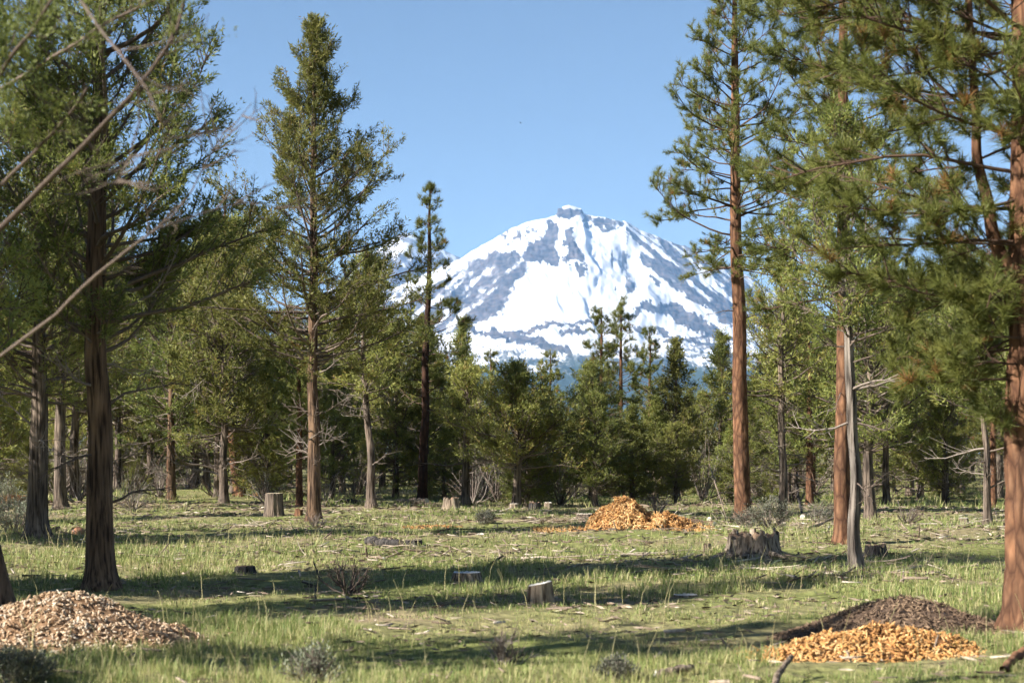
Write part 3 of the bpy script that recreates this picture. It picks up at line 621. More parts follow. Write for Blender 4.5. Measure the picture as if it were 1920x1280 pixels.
# ------------------------------------------------------------------ foreground tree whose limbs reach in from the left
def px3(px, py, d): return np.array([(px - 960) / FPX * d, d, (HOR - py) / FPX * d + EYE])
ft_loc = np.array([-4.2, 10.3, float(gh(-4.2, 10.3))])
ft = thing('juniper_tree', 'foreground juniper limbs and twigs reaching out of focus across the upper left', 'tree', ft_loc)
rgf = np.random.default_rng(99)
pth = path_of([(0, 0, 0), (0, 0, 7)], 7, rgf, 0.08); mb = MB(); V, q = trunk_geo(pth, 0.17, 7, 28, 90, 4.0); mb.add(V, quads=q); obj('trunk', mb.mesh('trunk', True), M['juniper_bark_brown'], ft)
FT_limbs = [([(-520, 1010), (-220, 640), (0, 430), (120, 305), (245, 185), (330, 60), (360, -60)], 10.0, 0.024, 0.009, 'limb', 0.12), ([(-500, 1120), (-230, 840), (0, 668), (110, 585), (195, 500), (290, 432), (380, 402), (480, 378), (540, 398)], 9.6, 0.015, 0.003, 'dead_branch', 0.32),
            ([(-480, 800), (-200, 480), (0, 355), (95, 250), (165, 165)], 10.4, 0.018, 0.008, 'limb', 0.2), ([(-480, 560), (-200, 280), (0, 140), (60, 60), (110, -30)], 9.8, 0.018, 0.008, 'limb', 0.15),
            ([(-300, -500), (0, -180), (150, 0), (205, 70), (262, 150), (300, 215), (318, 262)], 7.4, 0.0085, 0.004, 'dead_branch', 0.28), ([(-400, 700), (-180, 420), (0, 170), (110, 95), (210, 40), (330, -20)], 10.8, 0.018, 0.008, 'limb', 0.35),
            ([(290, 432), (330, 400), (360, 350), (420, 250), (470, 190)], 9.6, 0.007, 0.002, 'dead_branch', 0.4), ([(262, 150), (262, 230), (240, 300), (222, 345)], 7.4, 0.005, 0.003, 'dead_branch', 0.35)]
CC = []; CA = []
for pts, d, r0_, r1_, nm, tn in FT_limbs:
    P = np.array([px3(a, b, d + 0.5 * math.sin(i)) for i, (a, b) in enumerate(pts)]) - ft_loc
    s = np.linspace(0, len(P) - 1, 28); P = np.stack([np.interp(s, np.arange(len(P)), P[:, c]) for c in range(3)], -1)
    P += np.stack([(fbm(s * 1.3 + c * 7 + d, r0_ * 900, c, 2) - 0.5) * 0.035 for c in range(3)], -1)
    if (P[0] - P[-1])[0] < -0.6: P[0] = (0, 0, P[0, 2])
    mb = MB(); V, q = tubes(P, np.linspace(r0_, r1_, 28) * 0.85 * (1 + 0.25 * (vnoise(np.arange(28) * 1.7, d * 3.1, r0_ * 99) - 0.5)), 8); mb.add(V, quads=q, attr=tn)
    ns = 9; TP, Ls, u = sub_twigs(P, ns, 0.10, 0.42, rgf, 0.45, up=0.1); V, q = tubes(TP, np.linspace(0.005, 0.0015, 4)[None] * np.ones((ns, 1)), 4); mb.add(V, quads=q, attr=tn)
    for p in TP:
        P2, _, _ = sub_twigs(p, 3, 0.06, 0.2, rgf, 0.3, up=0.0); V, q = tubes(P2, np.linspace(0.003, 0.001, 4)[None] * np.ones((3, 1)), 3); mb.add(V, quads=q, attr=tn)
    obj(nm, mb.mesh(nm, True), M['twig'], ft)
    if nm == 'limb' and tn < 0.4:
        for c in (1, 2, 3): CC.append(TP[:, c]); CA.append(nrm(TP[:, 3] - TP[:, 0]))
for a, b in ((20, 40), (50, 110), (-20, 150), (90, -10), (10, 230), (-40, 60), (130, 20)):
    k = 16; CC.append(px3(a, b, 10.3) - ft_loc + rgf.normal(0, 0.11, (k, 3))); CA.append(nrm(rgf.normal(0, 0.5, (k, 3)) + [0, 0, 0.6]))
C = np.concatenate(CC); A = np.concatenate(CA); nl = 34; n = len(C) * nl; C = np.repeat(C, nl, 0); A = np.repeat(A, nl, 0)
off = nrm(rgf.normal(size=(n, 3))) * rgf.random((n, 1)) ** 0.4
Lf = 0.026 * rgf.uniform(0.6, 1.3, n); V, q, at_ = leaves4(C + off * 0.06 + A * rgf.uniform(-0.05, 0.1, (n, 1)), A + off * 0.8, Lf, Lf * 0.4, rgf, np.clip(rgf.normal(0.4, 0.15, n), 0, 0.9))
mb = MB(); mb.add(V, quads=q, attr=at_); obj('crown', mb.mesh('crown'), M['juniper_leaf'], ft)

# ------------------------------------------------------------------ thicket behind and trees beside the view (copies of a few kinds)
kinds = []
for sd, H, cb, W, prof, dead in ((101, 6.0, 0.5, 1.35, CONE, 14), (102, 6.5, 0.9, 1.5, OVAL, 14), (103, 5.4, 0.35, 1.4, CONE, 12), (104, 7.4, 1.2, 1.3, CONE, 18), (105, 7.0, 1.9, 1.6, OVAL, 24)):
    kinds.append((H, lambda sd=sd, H=H, cb=cb, W=W, prof=prof, dead=dead: make_tree('juniper_tree', '', juniper_geo(sd, H, 0.115, cb, W, 120, prof, leaf=0.105, nl=13, clump=0.165, sides=10, rows=30, dead=dead * 2, dead_len=1.1, deadz=0.6), (0, 0, 0), 'juniper_leaf', 'juniper_bark', 'twig')))
for sd, H, W in ((111, 9.5, 1.5), (112, 8.0, 1.35)):
    kinds.append((H, lambda sd=sd, H=H, W=W: make_tree('ponderosa_pine', '', pine_geo(sd, H, 0.14, 2.6, W, PINEP, **{**bp, 'dead': 8}), (0, 0, 0), 'pine_leaf', 'pine_bark', 'pine_twig')))
protos = {}
def plant(k, x, y, h, rz, label, group):
    H, mk = kinds[k]; s = h / H; loc = (x, y, float(gh(x, y)) - 0.03); sxy = s ** 0.6
    if k not in protos:
        o = mk(); protos[k] = o; o.location = loc; o.rotation_euler = (0, 0, rz); o.scale = (sxy, sxy, s); o['label'] = label
        if group: o['group'] = group
        return o
    return copy_thing(protos[k], loc, rz, label, group, (sxy, sxy, s))
def cap_py(px):                                            # thicket skyline
    return np.interp(px, [-400, 0, 200, 420, 470, 560, 700, 800, 870, 930, 1000, 1100, 1300, 1390, 1440, 1500, 1700, 1920, 2300], [250, 300, 330, 380, 470, 520, 560, 600, 640, 725, 735, 715, 720, 710, 655, 540, 480, 460, 400])
rt = np.random.default_rng(2024)
for k, px, top, d, lab in ((0, 1268, 642, 66, 'pointed yellow-green juniper behind the right end of the orange chip pile'), (3, 1352, 624, 68, 'pointed juniper just left of the tall ponderosa trunk'), (2, 972, 690, 82, 'small pointed juniper top behind the round-crowned juniper'),
                       (3, 1476, 585, 60, 'feathery juniper top right of the tall ponderosa trunk'), (1, 1108, 690, 64, 'broad olive juniper in front of the twin pines'), (2, 1185, 770, 58, 'low bushy juniper right behind the orange chip pile'),
                       (3, 866, 600, 74, 'juniper top directly right of the crooked pine trunk'), (1, 742, 615, 70, 'broad juniper between the spire and the crooked pine')):
    l_, h_ = away(px, top, d); plant(k, l_[0], l_[1], h_, rt.uniform(0, 6.28), lab, None)
placed = []
def zone(px, k, h, d):
    for lim, w in ((120, 'at the far left edge'), (330, 'behind the dark juniper trunk'), (480, 'around the leaning red-brown pine'), (640, 'behind the tall pointed spire juniper'), (780, 'between the spire juniper and the crooked pine'),
                   (900, 'right of the crooked pine'), (1060, 'behind the round-crowned juniper'), (1240, 'behind the orange chip pile'), (1390, 'left of the tall bare ponderosa trunk'), (1520, 'right of the tall bare ponderosa trunk'),
                   (1700, 'behind the paired orange and grey trunks'), (1880, 'left of the nearest ponderosa trunk'), (9999, 'beyond the right edge')):
        if px < lim: break
    kind = 'pine' if k >= 5 else 'juniper'
    look = ('tall ' if h > 6.5 else 'low bushy ' if h < 4.2 else 'mid-height ') + ('green ' if k >= 5 else 'olive ') + kind
    return '%s, thicket %s, %s' % (look, 'front' if d < 74 else 'back', w), 'thicket trees ' + w
tries = 0
while len(placed) < 160 and tries < 6000:
    tries += 1
    d = 56 + 84 * rt.random() ** 1.2; px = rt.uniform(-160, 2080); x = (px - 960) / FPX * d
    if any((x - a) ** 2 + ((d - b) * 0.8) ** 2 < (1.45 + 0.009 * d) ** 2 for a, b in placed): continue
    if d < 62 and 720 < px < 920: continue
    placed.append((x, d))
    top = cap_py(px) + rt.uniform(0, 150) * (1.0 if px > 860 else 1.4); h = np.clip((HOR - top) / FPX * d + EYE, 2.4, 10.5)
    k = int(rt.integers(0, 5)) if rt.random() < 0.84 else int(rt.integers(5, 7))
    if h < 3.6 and k >= 5: k = 2
    lab, grp = zone(px, k, h, d)
    plant(k, x, d, float(h), rt.uniform(0, 6.28), lab, grp)
# trees left of the frame: they throw the bands of shade across the meadow
for i, (x, y, h, k) in enumerate(((-7.2, 13.0, 9.5, 5), (-11.0, 16.7, 8.5, 1), (-9.3, 22.0, 9.5, 1), (-12.6, 20.4, 10.5, 4), (-14.5, 32.4, 9.5, 4), (-17.0, 36.0, 9.0, 1), (-18.5, 44.0, 9.5, 3))):
    plant(k, x, y, h, rt.uniform(0, 6.28), ('pine' if k >= 5 else 'juniper') + ' standing left of the view and shading the meadow', 'shade trees left of the view')

# ------------------------------------------------------------------ stumps
def stump(px, py, wpx, hpx, label, bark='juniper_bark', cut='cut_wood', slant=0.0, jag=0.0, flare=0.5, tint=0.6, seed=1, squash=1.0, category='stump'):
    x, y, z = at(px, py); s = y / FPX; R = wpx * s * 0.5; H = hpx * s
    rg = np.random.default_rng(seed); t = thing('tree_stump', label, category, (x, y + R * 0.6, z - 0.03))
    n = 40; a = np.arange(n) * 2 * math.pi / n; rows = 16; zz = np.linspace(0, 1, rows)
    A, Z = np.meshgrid(a, zz)
    r = R * 0.82 * (1 + flare * np.exp(-Z * H / (0.10 + 0.1 * H)) * (0.6 + 0.8 * vnoise(np.cos(A) * 1.8 + seed, np.sin(A) * 1.8, seed))) * (1 + 0.22 * (fbm(np.cos(A) * 3.5 + seed, np.sin(A) * 3.5, Z * 0.4, 3) - 0.5) * 2 * 0.7)
    top = H * (1 + slant * np.cos(A)) - jag * H * fbm(np.cos(A) * 4 + seed, np.sin(A) * 4, 3, 3) ** 1.5
    V = np.stack([r * np.cos(A), r * np.sin(A) * squash, Z * top - 0.05 * (Z == 0)], -1)
    ii = np.arange(n * rows).reshape(rows, n)
    q = np.stack([ii[:-1], np.roll(ii, -1, 1)[:-1], np.roll(ii, -1, 1)[1:], ii[1:]], -1).reshape(-1, 4)
    mb = MB(); mb.add(V, quads=q); obj('bark', mb.mesh('bark', True), M[bark], t)
    rim = V[-1]; c = rim.mean(0); rings = [rim * 1.0]; fr = (0.93, 0.7, 0.4)
    mb = MB(); VV = [rim - [0, 0, 0.004]]; tt = [np.full(n, 0.2)]
    for f in fr:
        dz = -(0.5 * H * jag * (1 - f) * 1.4) + (rg.normal(0, 0.006, (n, 1)) if jag == 0 else rg.normal(0, 0.02, (n, 1)))
        VV.append(c + (rim - c) * f + np.concatenate([np.zeros((n, 2)), np.broadcast_to(dz, (n, 1))], 1)); tt.append(np.full(n, tint) + rg.normal(0, 0.06, n))
    VV.append(c[None] + [[0, 0, -0.5 * H * jag]]); tt.append(np.array([tint * 0.7]))
    ii = np.arange(4 * n).reshape(4, n); q = np.stack([ii[:-1], np.roll(ii, -1, 1)[:-1], np.roll(ii, -1, 1)[1:], ii[1:]], -1).reshape(-1, 4)
    tr_ = np.stack([ii[3], np.roll(ii[3], -1), np.full(n, 4 * n)], -1)
    mb.add(np.concatenate(VV), tris=tr_, quads=q, attr=np.clip(np.concatenate(tt), 0, 1)); obj('cut_face', mb.mesh('cut_face'), M[cut], t)
    return t, R, H
big, R, H = stump(1416, 1046, 114, 52, 'big weathered hollow stump with splintered grey walls, right of centre', bark='grey_wood', cut='chip_dark', jag=0.55, flare=0.45, tint=0.35, seed=3)
rg = np.random.default_rng(5)
for i in range(7):                                          # upright splinters of the shell
    a = rg.uniform(0, 6.28); h = H * rg.uniform(0.85, 1.12); p = np.array([math.cos(a) * R * 0.74, math.sin(a) * R * 0.74, 0.0])
    V, q, at_ = boxes((p + [0, 0, h / 2])[None], np.array([[rg.normal(0, 0.06), rg.normal(0, 0.06), 1.0]]), np.array([[math.cos(a), math.sin(a), 0]]), np.array([[h, rg.uniform(0.07, 0.14), 0.05]]), np.array([0.5]), rg)
    mb = MB(); mb.add(V, quads=q, attr=at_); obj('splinter', mb.mesh('splinter'), M['grey_wood'], big)
for i, a in enumerate((-0.3, 0.25, 3.4, 4.3, 5.2)):          # roots
    limb = grow(np.array([math.cos(a) * R * 0.8, math.sin(a) * R * 0.8, 0.08]), a, -0.25, -0.05, 0.45, 7, rg, 0.15)
    mb = MB(); V, q = tubes(limb, np.linspace(0.06, 0.012, 7), 7); mb.add(V, quads=q); obj('root', mb.mesh('root', True), M['grey_wood'], big)
stump(1012, 1122, 52, 46, 'slant-cut brown stump with pale top in the centre foreground', bark='grey_wood', slant=0.10, seed=4, flare=0.5, tint=0.85)
stump(874, 1084, 56, 25, 'low stump with a bright white sawn top', seed=6, flare=0.7, tint=1.0, bark='grey_wood')
stump(512, 968, 40, 46, 'tall tan stump left of the spire juniper', bark='juniper_bark', seed=7, flare=0.3, tint=0.2)
stump(846, 958, 34, 28, 'grey stump under the dead branches right of the crooked pine', bark='grey_wood', cut='chip_dark', jag=0.3, seed=8)
stump(1003, 962, 24, 22, 'charred black stump left of the orange chip pile', bark='char_wood', cut='chip_dark', jag=0.4, seed=9)
stump(1028, 958, 16, 20, 'small grey stump touching the charred black stump', bark='grey_wood', jag=0.2, seed=10)
stump(964, 955, 20, 12, 'low grey stump at the foot of the round-crowned juniper', bark='grey_wood', seed=25)
stump(1645, 1046, 44, 27, 'dark weathered stump right of the pale grey trunk', bark='char_wood', cut='chip_dark', jag=0.35, seed=11)
stump(1808, 990, 20, 19, 'small pale stump far right near the straight pale trunk', bark='grey_wood', seed=12, tint=0.8)
stump(1097, 980, 34, 14, 'pale sawn stump partly behind the left side of the orange chip pile', seed=13, tint=0.5)
stump(1286, 1106, 44, 9, 'low flat pale stump in the shadow right of the centre stump', seed=14, tint=0.7, bark='grey_wood')
stump(900, 1010, 18, 6, 'tiny flat white-topped stump in the middle of the meadow', seed=15, tint=1.0, bark='grey_wood')
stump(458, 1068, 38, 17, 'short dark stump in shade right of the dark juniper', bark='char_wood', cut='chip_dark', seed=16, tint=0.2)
stump(1327, 1038, 16, 28, 'thin grey broken stub left of the big weathered stump', bark='grey_wood', cut='chip_dark', jag=0.5, seed=17)
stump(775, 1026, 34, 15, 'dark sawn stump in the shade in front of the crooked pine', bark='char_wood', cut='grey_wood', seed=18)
stump(560, 970, 16, 18, 'small reddish broken stump beside the foot of the spire juniper', bark='pine_bark', cut='chip_dark', jag=0.5, seed=19)
stump(1418, 972, 16, 20, 'narrow dark stump behind the foot of the tall ponderosa', bark='juniper_bark_brown', seed=20)

# ------------------------------------------------------------------ chip piles
def pile(name, label, px, py, rx, ry, h, mat, seed, n_stuff, n_parts, dims, lobes=(), basemat=None, noise=0.12, tmean=0.6, tsd=0.2, cut_y=None):
    x0, y0, z0 = at(px, py); rg = np.random.default_rng(seed)
    t = thing(name, label, 'wood chips', (x0, y0, z0))
    def hf(X, Y):
        r = np.hypot(X / rx, Y / ry) * (1 + 0.25 * (fbm(X * 1.5 + seed, Y * 1.5, 1, 3) - 0.5))
        z = h * np.clip(1 - r ** 1.35, -0.3, 1) * (0.9 + 0.2 * fbm(X * 2 + seed, Y * 2, 3, 3))
        for (lx, ly, lr, lh) in lobes:
            z = np.maximum(z, lh * np.clip(1 - (np.hypot(X - lx, (Y - ly) * 1.1) / lr) ** 1.3, -0.3, 1))
        return z + (fbm(X * 6, Y * 6, seed, 3) - 0.5) * noise * h * 1.2
    ex = max([rx] + [abs(l[0]) + l[2] for l in lobes]) * 1.15; ey = max([ry] + [abs(l[1]) + l[2] for l in lobes]) * 1.15
    X, Y = np.meshgrid(np.linspace(-ex, ex, 56), np.linspace(-ey, ey, 44)); Z = hf(X, Y)
    ii = np.arange(X.size).reshape(X.shape); q = np.stack([ii[:-1, :-1], ii[:-1, 1:], ii[1:, 1:], ii[1:, :-1]], -1).reshape(-1, 4)
    mb = MB(); mb.add(np.stack([X, Y, np.maximum(Z, -0.12) - 0.01], -1), quads=q, attr=0.15); obj('mound', mb.mesh('mound', True), M[basemat or mat], t)
    def pick(n):
        out = np.zeros((0, 2))
        while len(out) < n:
            c = np.stack([rg.uniform(-ex, ex, n * 2), rg.uniform(-ey, ey, n * 2)], -1); zz = hf(c[:, 0], c[:, 1]); out = np.concatenate([out, c[(zz > 0.0) | ((zz > -0.07 * h) & (rg.random(len(zz)) < 0.4)) | ((zz > -0.25 * h) & (rg.random(len(zz)) < 0.10))]])
        return out[:n]
    def frames(c):
        e = 0.02; zz = hf(c[:, 0], c[:, 1]); nx = -(hf(c[:, 0] + e, c[:, 1]) - zz) / e; ny = -(hf(c[:, 0], c[:, 1] + e) - zz) / e
        N = nrm(np.stack([nx, ny, np.ones(len(c))], -1) + rg.normal(0, 0.5, (len(c), 3))); X_ = np.cross(N, rg.normal(size=(len(c), 3)))
        return np.stack([c[:, 0], c[:, 1], np.maximum(zz, 0)], -1), nrm(X_), N
    c = pick(n_stuff); Cc, Xx, Nn = frames(c); Cc += Nn * rg.uniform(-0.004, 0.012, (n_stuff, 1))
    dm = np.stack([rg.uniform(*dims[0], n_stuff), rg.uniform(*dims[1], n_stuff), rg.uniform(*dims[2], n_stuff)], -1)
    patch = (fbm(c[:, 0] * 3 + 5, c[:, 1] * 3, seed, 3) - 0.5) * 0.6
    V, q, at_ = boxes(Cc, Xx, Nn, dm, np.clip(rg.normal(tmean, tsd, n_stuff) + patch, 0, 1), rg); mb = MB(); mb.add(V, quads=q, attr=at_)
    obj('small_chips', mb.mesh('small_chips'), M[mat], t, kind='stuff')
    if n_parts:
        shapes = []
        for k in range(14):
            L = rg.uniform(dims[0][1] * 0.7, dims[0][1] * 1.25); w = rg.uniform(dims[1][1] * 0.6, dims[1][1] * 1.2); b = rg.normal(0, 0.12)
            V, q, at_ = boxes(np.array([[-L / 4, 0, 0], [L / 4, 0, b * L / 4]]), np.array([[1, 0, 0.0], [1, 0, b]]), np.tile([[0, 0, 1.0]], (2, 1)), np.array([[L * 0.52, w, dims[2][1] * 1.3]] * 2), np.full(2, np.clip(rg.normal(tmean + 0.05, tsd), 0, 1)), rg, 0.3)
            mb = MB(); mb.add(V, quads=q, attr=at_); mm = mb.mesh('chip'); mm.materials.append(M[mat]); shapes.append(mm)
        c = pick(n_parts * 3); c = c[np.argsort(c[:, 1] + rg.normal(0, 0.25, len(c)))][:n_parts]   # the side that faces the meadow
        Cc, Xx, Nn = frames(c)
        from mathutils import Matrix
        for i in range(n_parts):
            o = obj('chip', shapes[i % 14], None, t)
            Yy = np.cross(Nn[i], Xx[i]); mt = Matrix([[Xx[i][k], Yy[k], Nn[i][k]] for k in range(3)]); o.rotation_euler = mt.to_euler(); o.location = Cc[i] + Nn[i] * 0.012
    return t
pile('wood_chip_pile', 'pale grey-brown wood chip pile at the lower left corner', 122, 1188, 1.2, 1.05, 0.42, 'chip_pale', 201, 3800, 280, ((0.025, 0.06), (0.010, 0.022), (0.003, 0.008)), tsd=0.18, tmean=0.66, noise=0.28)
pile('wood_chip_pile', 'bright orange shredded bark pile in the middle of the meadow', 1172, 1000, 0.86, 0.85, 0.62, 'chip_orange', 202, 4200, 0, ((0.08, 0.22), (0.010, 0.022), (0.006, 0.012)), lobes=((0.7, -0.1, 0.9, 0.32),), noise=0.35, tmean=0.66, tsd=0.22)
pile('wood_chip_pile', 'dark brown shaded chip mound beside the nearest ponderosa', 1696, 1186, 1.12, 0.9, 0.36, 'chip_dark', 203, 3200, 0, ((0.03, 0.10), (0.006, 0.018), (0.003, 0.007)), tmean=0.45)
pile('wood_chip_pile', 'fresh orange chips spilled in front of the dark chip mound', 1655, 1220, 0.98, 0.55, 0.24, 'chip_orange', 204, 3000, 280, ((0.03, 0.11), (0.008, 0.022), (0.003, 0.008)), lobes=((0.5, -0.1, 0.5, 0.11), (-0.5, 0.05, 0.4, 0.12)), tmean=0.62, tsd=0.2, noise=0.3)
for sd, px, py, rx, h, lab in ((205, 20, 948, 1.5, 0.28, 'low orange bark heap at the left edge behind a grey sagebrush'), (206, 567, 934, 0.5, 0.2, 'small orange chip patch behind the foot of the spire juniper'), (207, 487, 930, 0.35, 0.14, 'tiny orange chip patch behind the tall tan stump'),
                               (208, 815, 986, 0.7, 0.05, 'thin scatter of orange chips on the grass in front of the crooked pine')):
    pile('wood_chip_pile', lab, px, py, rx, rx * 0.6, h, 'chip_orange', sd, 300, 0, ((0.06, 0.16), (0.012, 0.03), (0.006, 0.012)), tmean=0.45)

# ------------------------------------------------------------------ sage, dead shrubs, logs, rocks
def shrub(px, py, rad, hgt, label, seed, leafy=1.0, tint=0.5, dead=False, wood='twig', name='sagebrush'):
    x, y, z = at(px, py); rg = np.random.default_rng(seed); t = thing(name, label, 'shrub', (x, y, z - 0.02))
    mb = MB(); n = 20; C = []
    for i in range(n):
        limb = grow(np.array([rg.normal(0, 0.03), rg.normal(0, 0.03), 0]), rg.uniform(0, 6.28), rg.uniform(0.35, 1.3), rg.uniform(0.5, 1.4), rg.uniform(0.6, 1.1) * math.hypot(rad, hgt) * 0.8, 6, rg, 0.22)
        limb[:, 0] *= 1.0; V, q = tubes(limb, np.linspace(0.012 if not dead else 0.016, 0.003, 6) * (0.6 + rad), 4); tn = rg.uniform(0.2, 0.9) if not dead else rg.uniform(0.0, 0.35); mb.add(V, quads=q, attr=tn)
        P, _, _ = sub_twigs(limb, 7, 0.06 + 0.1 * rad, 0.12 + 0.25 * rad, rg, 0.25); V, q = tubes(P[:, ::3], np.linspace(0.004, 0.002, 2)[None] * np.ones((7, 1)), 3); mb.add(V, quads=q, attr=tn); C.append(P[:, 2:].reshape(-1, 3))
    obj('stems', mb.mesh('stems', True), M[wood], t)
    if leafy:
        C = np.concatenate(C); k = int(12 * leafy); n = len(C) * k; C = np.repeat(C, k, 0); off = nrm(rg.normal(size=(n, 3))) * rg.random((n, 1)) ** 0.5
        Lf = rg.uniform(0.02, 0.04, n) * (0.8 + rad * 0.6); V, q, at_ = leaves4(C + off * (0.035 + 0.05 * rad), off + [0, 0, 0.5], Lf, Lf * 0.4, rg, np.clip(rg.normal(tint, 0.2, n), 0, 1))
        mb = MB(); mb.add(V, quads=q, attr=at_); obj('foliage', mb.mesh('foliage'), M['sage_leaf'], t)
    return t
shrub(1446, 996, 0.75, 0.5, 'grey sagebrush at the right foot of the tall ponderosa', 301, tint=0.25)
shrub(1396, 990, 0.4, 0.3, 'small brown brush just left of the grey sagebrush', 302, leafy=0.3, tint=0.1)
shrub(28, 1004, 0.75, 0.6, 'bluish sagebrush at the left edge beside the stout grey trunk', 303, tint=0.8)
shrub(12, 958, 0.9, 0.9, 'tall blue-grey sagebrush behind the low orange bark heap', 304, tint=0.8)
shrub(500, 950, 0.9, 0.9, 'bare grey brush behind the tall tan stump', 305, leafy=0.2)
shrub(590, 1268, 0.28, 0.12, 'low mound of grey sagebrush at the bottom edge', 306, leafy=0.3, tint=0.6)
shrub(940, 1236, 0.20, 0.24, 'small dry purple-brown twig bush in the near grass', 307, leafy=0)
shrub(35, 1272, 0.30, 0.14, 'dark low bush at the bottom left corner below the chip pile', 308, tint=0.05)
shrub(1232, 968, 0.6, 0.5, 'grey leafless brush behind the right slope of the orange chip pile', 309, leafy=0)
shrub(590, 990, 0.35, 0.3, 'dry grey weed in front of the spire juniper foot', 310, leafy=0)
shrub(652, 1098, 0.48, 0.42, 'black twisted dead shrub left of the white-topped stump', 311, leafy=0, dead=True, name='dead_shrub')
shrub(910, 985, 0.3, 0.16, 'flat dark green bush in the far grass before the grey stump', 312, tint=0.0)
shrub(1540, 985, 0.5, 0.4, 'grey brush between the sagebrush and the orange pine trunk', 313, leafy=0.4, tint=0.2)
shrub(1700, 985, 0.6, 0.35, 'brown slash brush between the paired trunks and the right edge', 314, leafy=0)
shrub(250, 960, 0.9, 0.7, 'shaded grey brush between dark juniper and black trunk', 315, leafy=0.3, tint=0.3)
shrub(700, 945, 0.6, 0.5, 'grey brush behind the slender grey juniper', 316, leafy=0.3, tint=0.2)
shrub(1150, 1262, 0.10, 0.04, 'tiny dark debris tuft at the bottom centre', 317, leafy=0.6, tint=0.0)

bproto = [shrub(300, 935, 1.1, 1.1, 'tangle of bare grey brush behind the dark juniper', 331, leafy=0), shrub(660, 935, 1.2, 0.9, 'tangle of bare grey brush behind the slender grey juniper', 332, leafy=0.25, tint=0.2), shrub(1500, 940, 1.0, 1.3, 'tangle of bare grey brush behind the black crooked snag', 333, leafy=0)]
rb = np.random.default_rng(61)
for i in range(64):
    d = 58 + 42 * rb.random(); px = rb.uniform(-80, 2000); x = (px - 960) / FPX * d
    w = zone(px, 0, 1, d)[1].replace('thicket trees ', '')
    c = copy_thing(bproto[i % 3], (x, d, float(gh(x, d)) - 0.03), rb.uniform(0, 6.28), 'bare grey brush at the thicket foot, ' + w, 'grey brush ' + w, (rb.uniform(0.8, 1.5),) * 2 + (rb.uniform(0.8, 1.7),))
for i in range(34):
    d = 60 + 60 * rb.random(); px = rb.uniform(-80, 2000); x = (px - 960) / FPX * d; w = zone(px, 0, 1, d)[1].replace('thicket trees ', '')
    plant(2 if i % 2 else 0, x, d, rb.uniform(1.3, 2.6), rb.uniform(0, 6.28), 'waist-high young juniper at the thicket foot, ' + w, 'young junipers ' + w)

def log(pts, r, label, mat='grey_wood', name='log', taper=0.8, ends=True, seed=1, cat='log'):
    """pts: (px, py of the ground under it, height above ground)"""
    W = []
    for px, py, hz in pts: x, y, z = at(px, py); W.append((x, y, z + hz))
    W = np.array(W); o = W[0].copy(); P = W - o; n = 12; s = np.linspace(0, len(P) - 1, n); P = np.stack([np.interp(s, np.arange(len(P)), P[:, c]) for c in range(3)], -1)
    rg = np.random.default_rng(seed); P[1:-1] += rg.normal(0, r * 0.22, (n - 2, 3)); rad = np.linspace(r, r * taper, n) * rg.uniform(0.9, 1.1, n); rad[[0, -1]] *= 0.92
    t = thing(name, label, cat, tuple(o))
    mb = MB(); V, q = tubes(P, rad, 14); mb.add(V, quads=q, attr=rg.uniform(0.5, 1)); obj('wood', mb.mesh('wood', True), M[mat], t)
    if ends:
        for e, k in ((0, 0), (1, n - 1)):
            ring = V[k * 14:(k + 1) * 14]; d = nrm(P[k] - P[1 if k == 0 else k - 1]); mb = MB(); mb.add(np.concatenate([ring + d * 0.002, ring.mean(0)[None] + d * 0.004]), tris=np.stack([np.arange(14), np.roll(np.arange(14), -1), np.full(14, 14)], -1), attr=0.7); obj('end_face', mb.mesh('end_face'), M['cut_wood' if mat != 'char_wood' else 'grey_wood'], t)
    return t
log([(1442, 1300, 0.02), (1462, 1272, 0.09), (1484, 1262, 0.16)], 0.030, 'broken grey branch sticking up at the bottom edge', seed=401, taper=0.6)
log([(1228, 1262, 0.02), (1300, 1258, 0.03)], 0.035, 'pale weathered wood slab lying in the near grass', seed=402)
log([(1235, 1232, 0.01), (1285, 1230, 0.02)], 0.018, 'small grey wood scrap above the weathered slab', seed=418)
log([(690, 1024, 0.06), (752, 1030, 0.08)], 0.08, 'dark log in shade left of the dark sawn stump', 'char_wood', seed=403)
log([(1330, 984, 0.03), (1420, 980, 0.05), (1480, 982, 0.05)], 0.06, 'pale log lying at the foot of the tall ponderosa', seed=404)
log([(1220, 982, 0.05), (1340, 992, 0.06)], 0.07, 'dark fallen log between orange chip pile and tall ponderosa', 'juniper_bark_brown', seed=405)
log([(1500, 1000, 0.02), (1600, 978, 0.3)], 0.03, 'thin pole leaning behind the orange pine trunk', seed=406)
log([(1505, 968, 0.07), (1546, 966, 0.07)], 0.08, 'short sawn log with pale end behind the sagebrush', seed=407)
log([(1330, 960, 1.3), (1352, 976, 0.4), (1364, 984, 0.0)], 0.018, 'curved pale pole standing left of the tall ponderosa trunk', seed=408, ends=False)
log([(745, 944, 0.1), (800, 946, 0.1)], 0.11, 'pale fallen log behind the crooked pine foot', seed=409)
log([(640, 944, 0.1), (690, 946, 0.08)], 0.07, 'dark fallen pole behind the slender grey juniper', 'char_wood', seed=410)
log([(60, 1012, 0.02), (110, 1000, 0.08)], 0.05, 'short dark branch at the foot of the stout grey trunk', 'juniper_bark_brown', seed=411)
log([(1480, 915, 1.0), (1492, 940, 0.6), (1505, 962, 0.0)], 0.045, 'black crooked snag right of the bare-twigged juniper', 'char_wood', seed=412, ends=False)
log([(1350, 1066, 0.03), (1410, 1072, 0.05), (1446, 1058, 0.12)], 0.022, 'bleached curved branch in front of the big weathered stump', seed=413, ends=False)
log([(1530, 1086, 0.03), (1590, 1062, 0.06)], 0.018, 'grey stick left of the pale grey trunk foot', seed=414, ends=False)
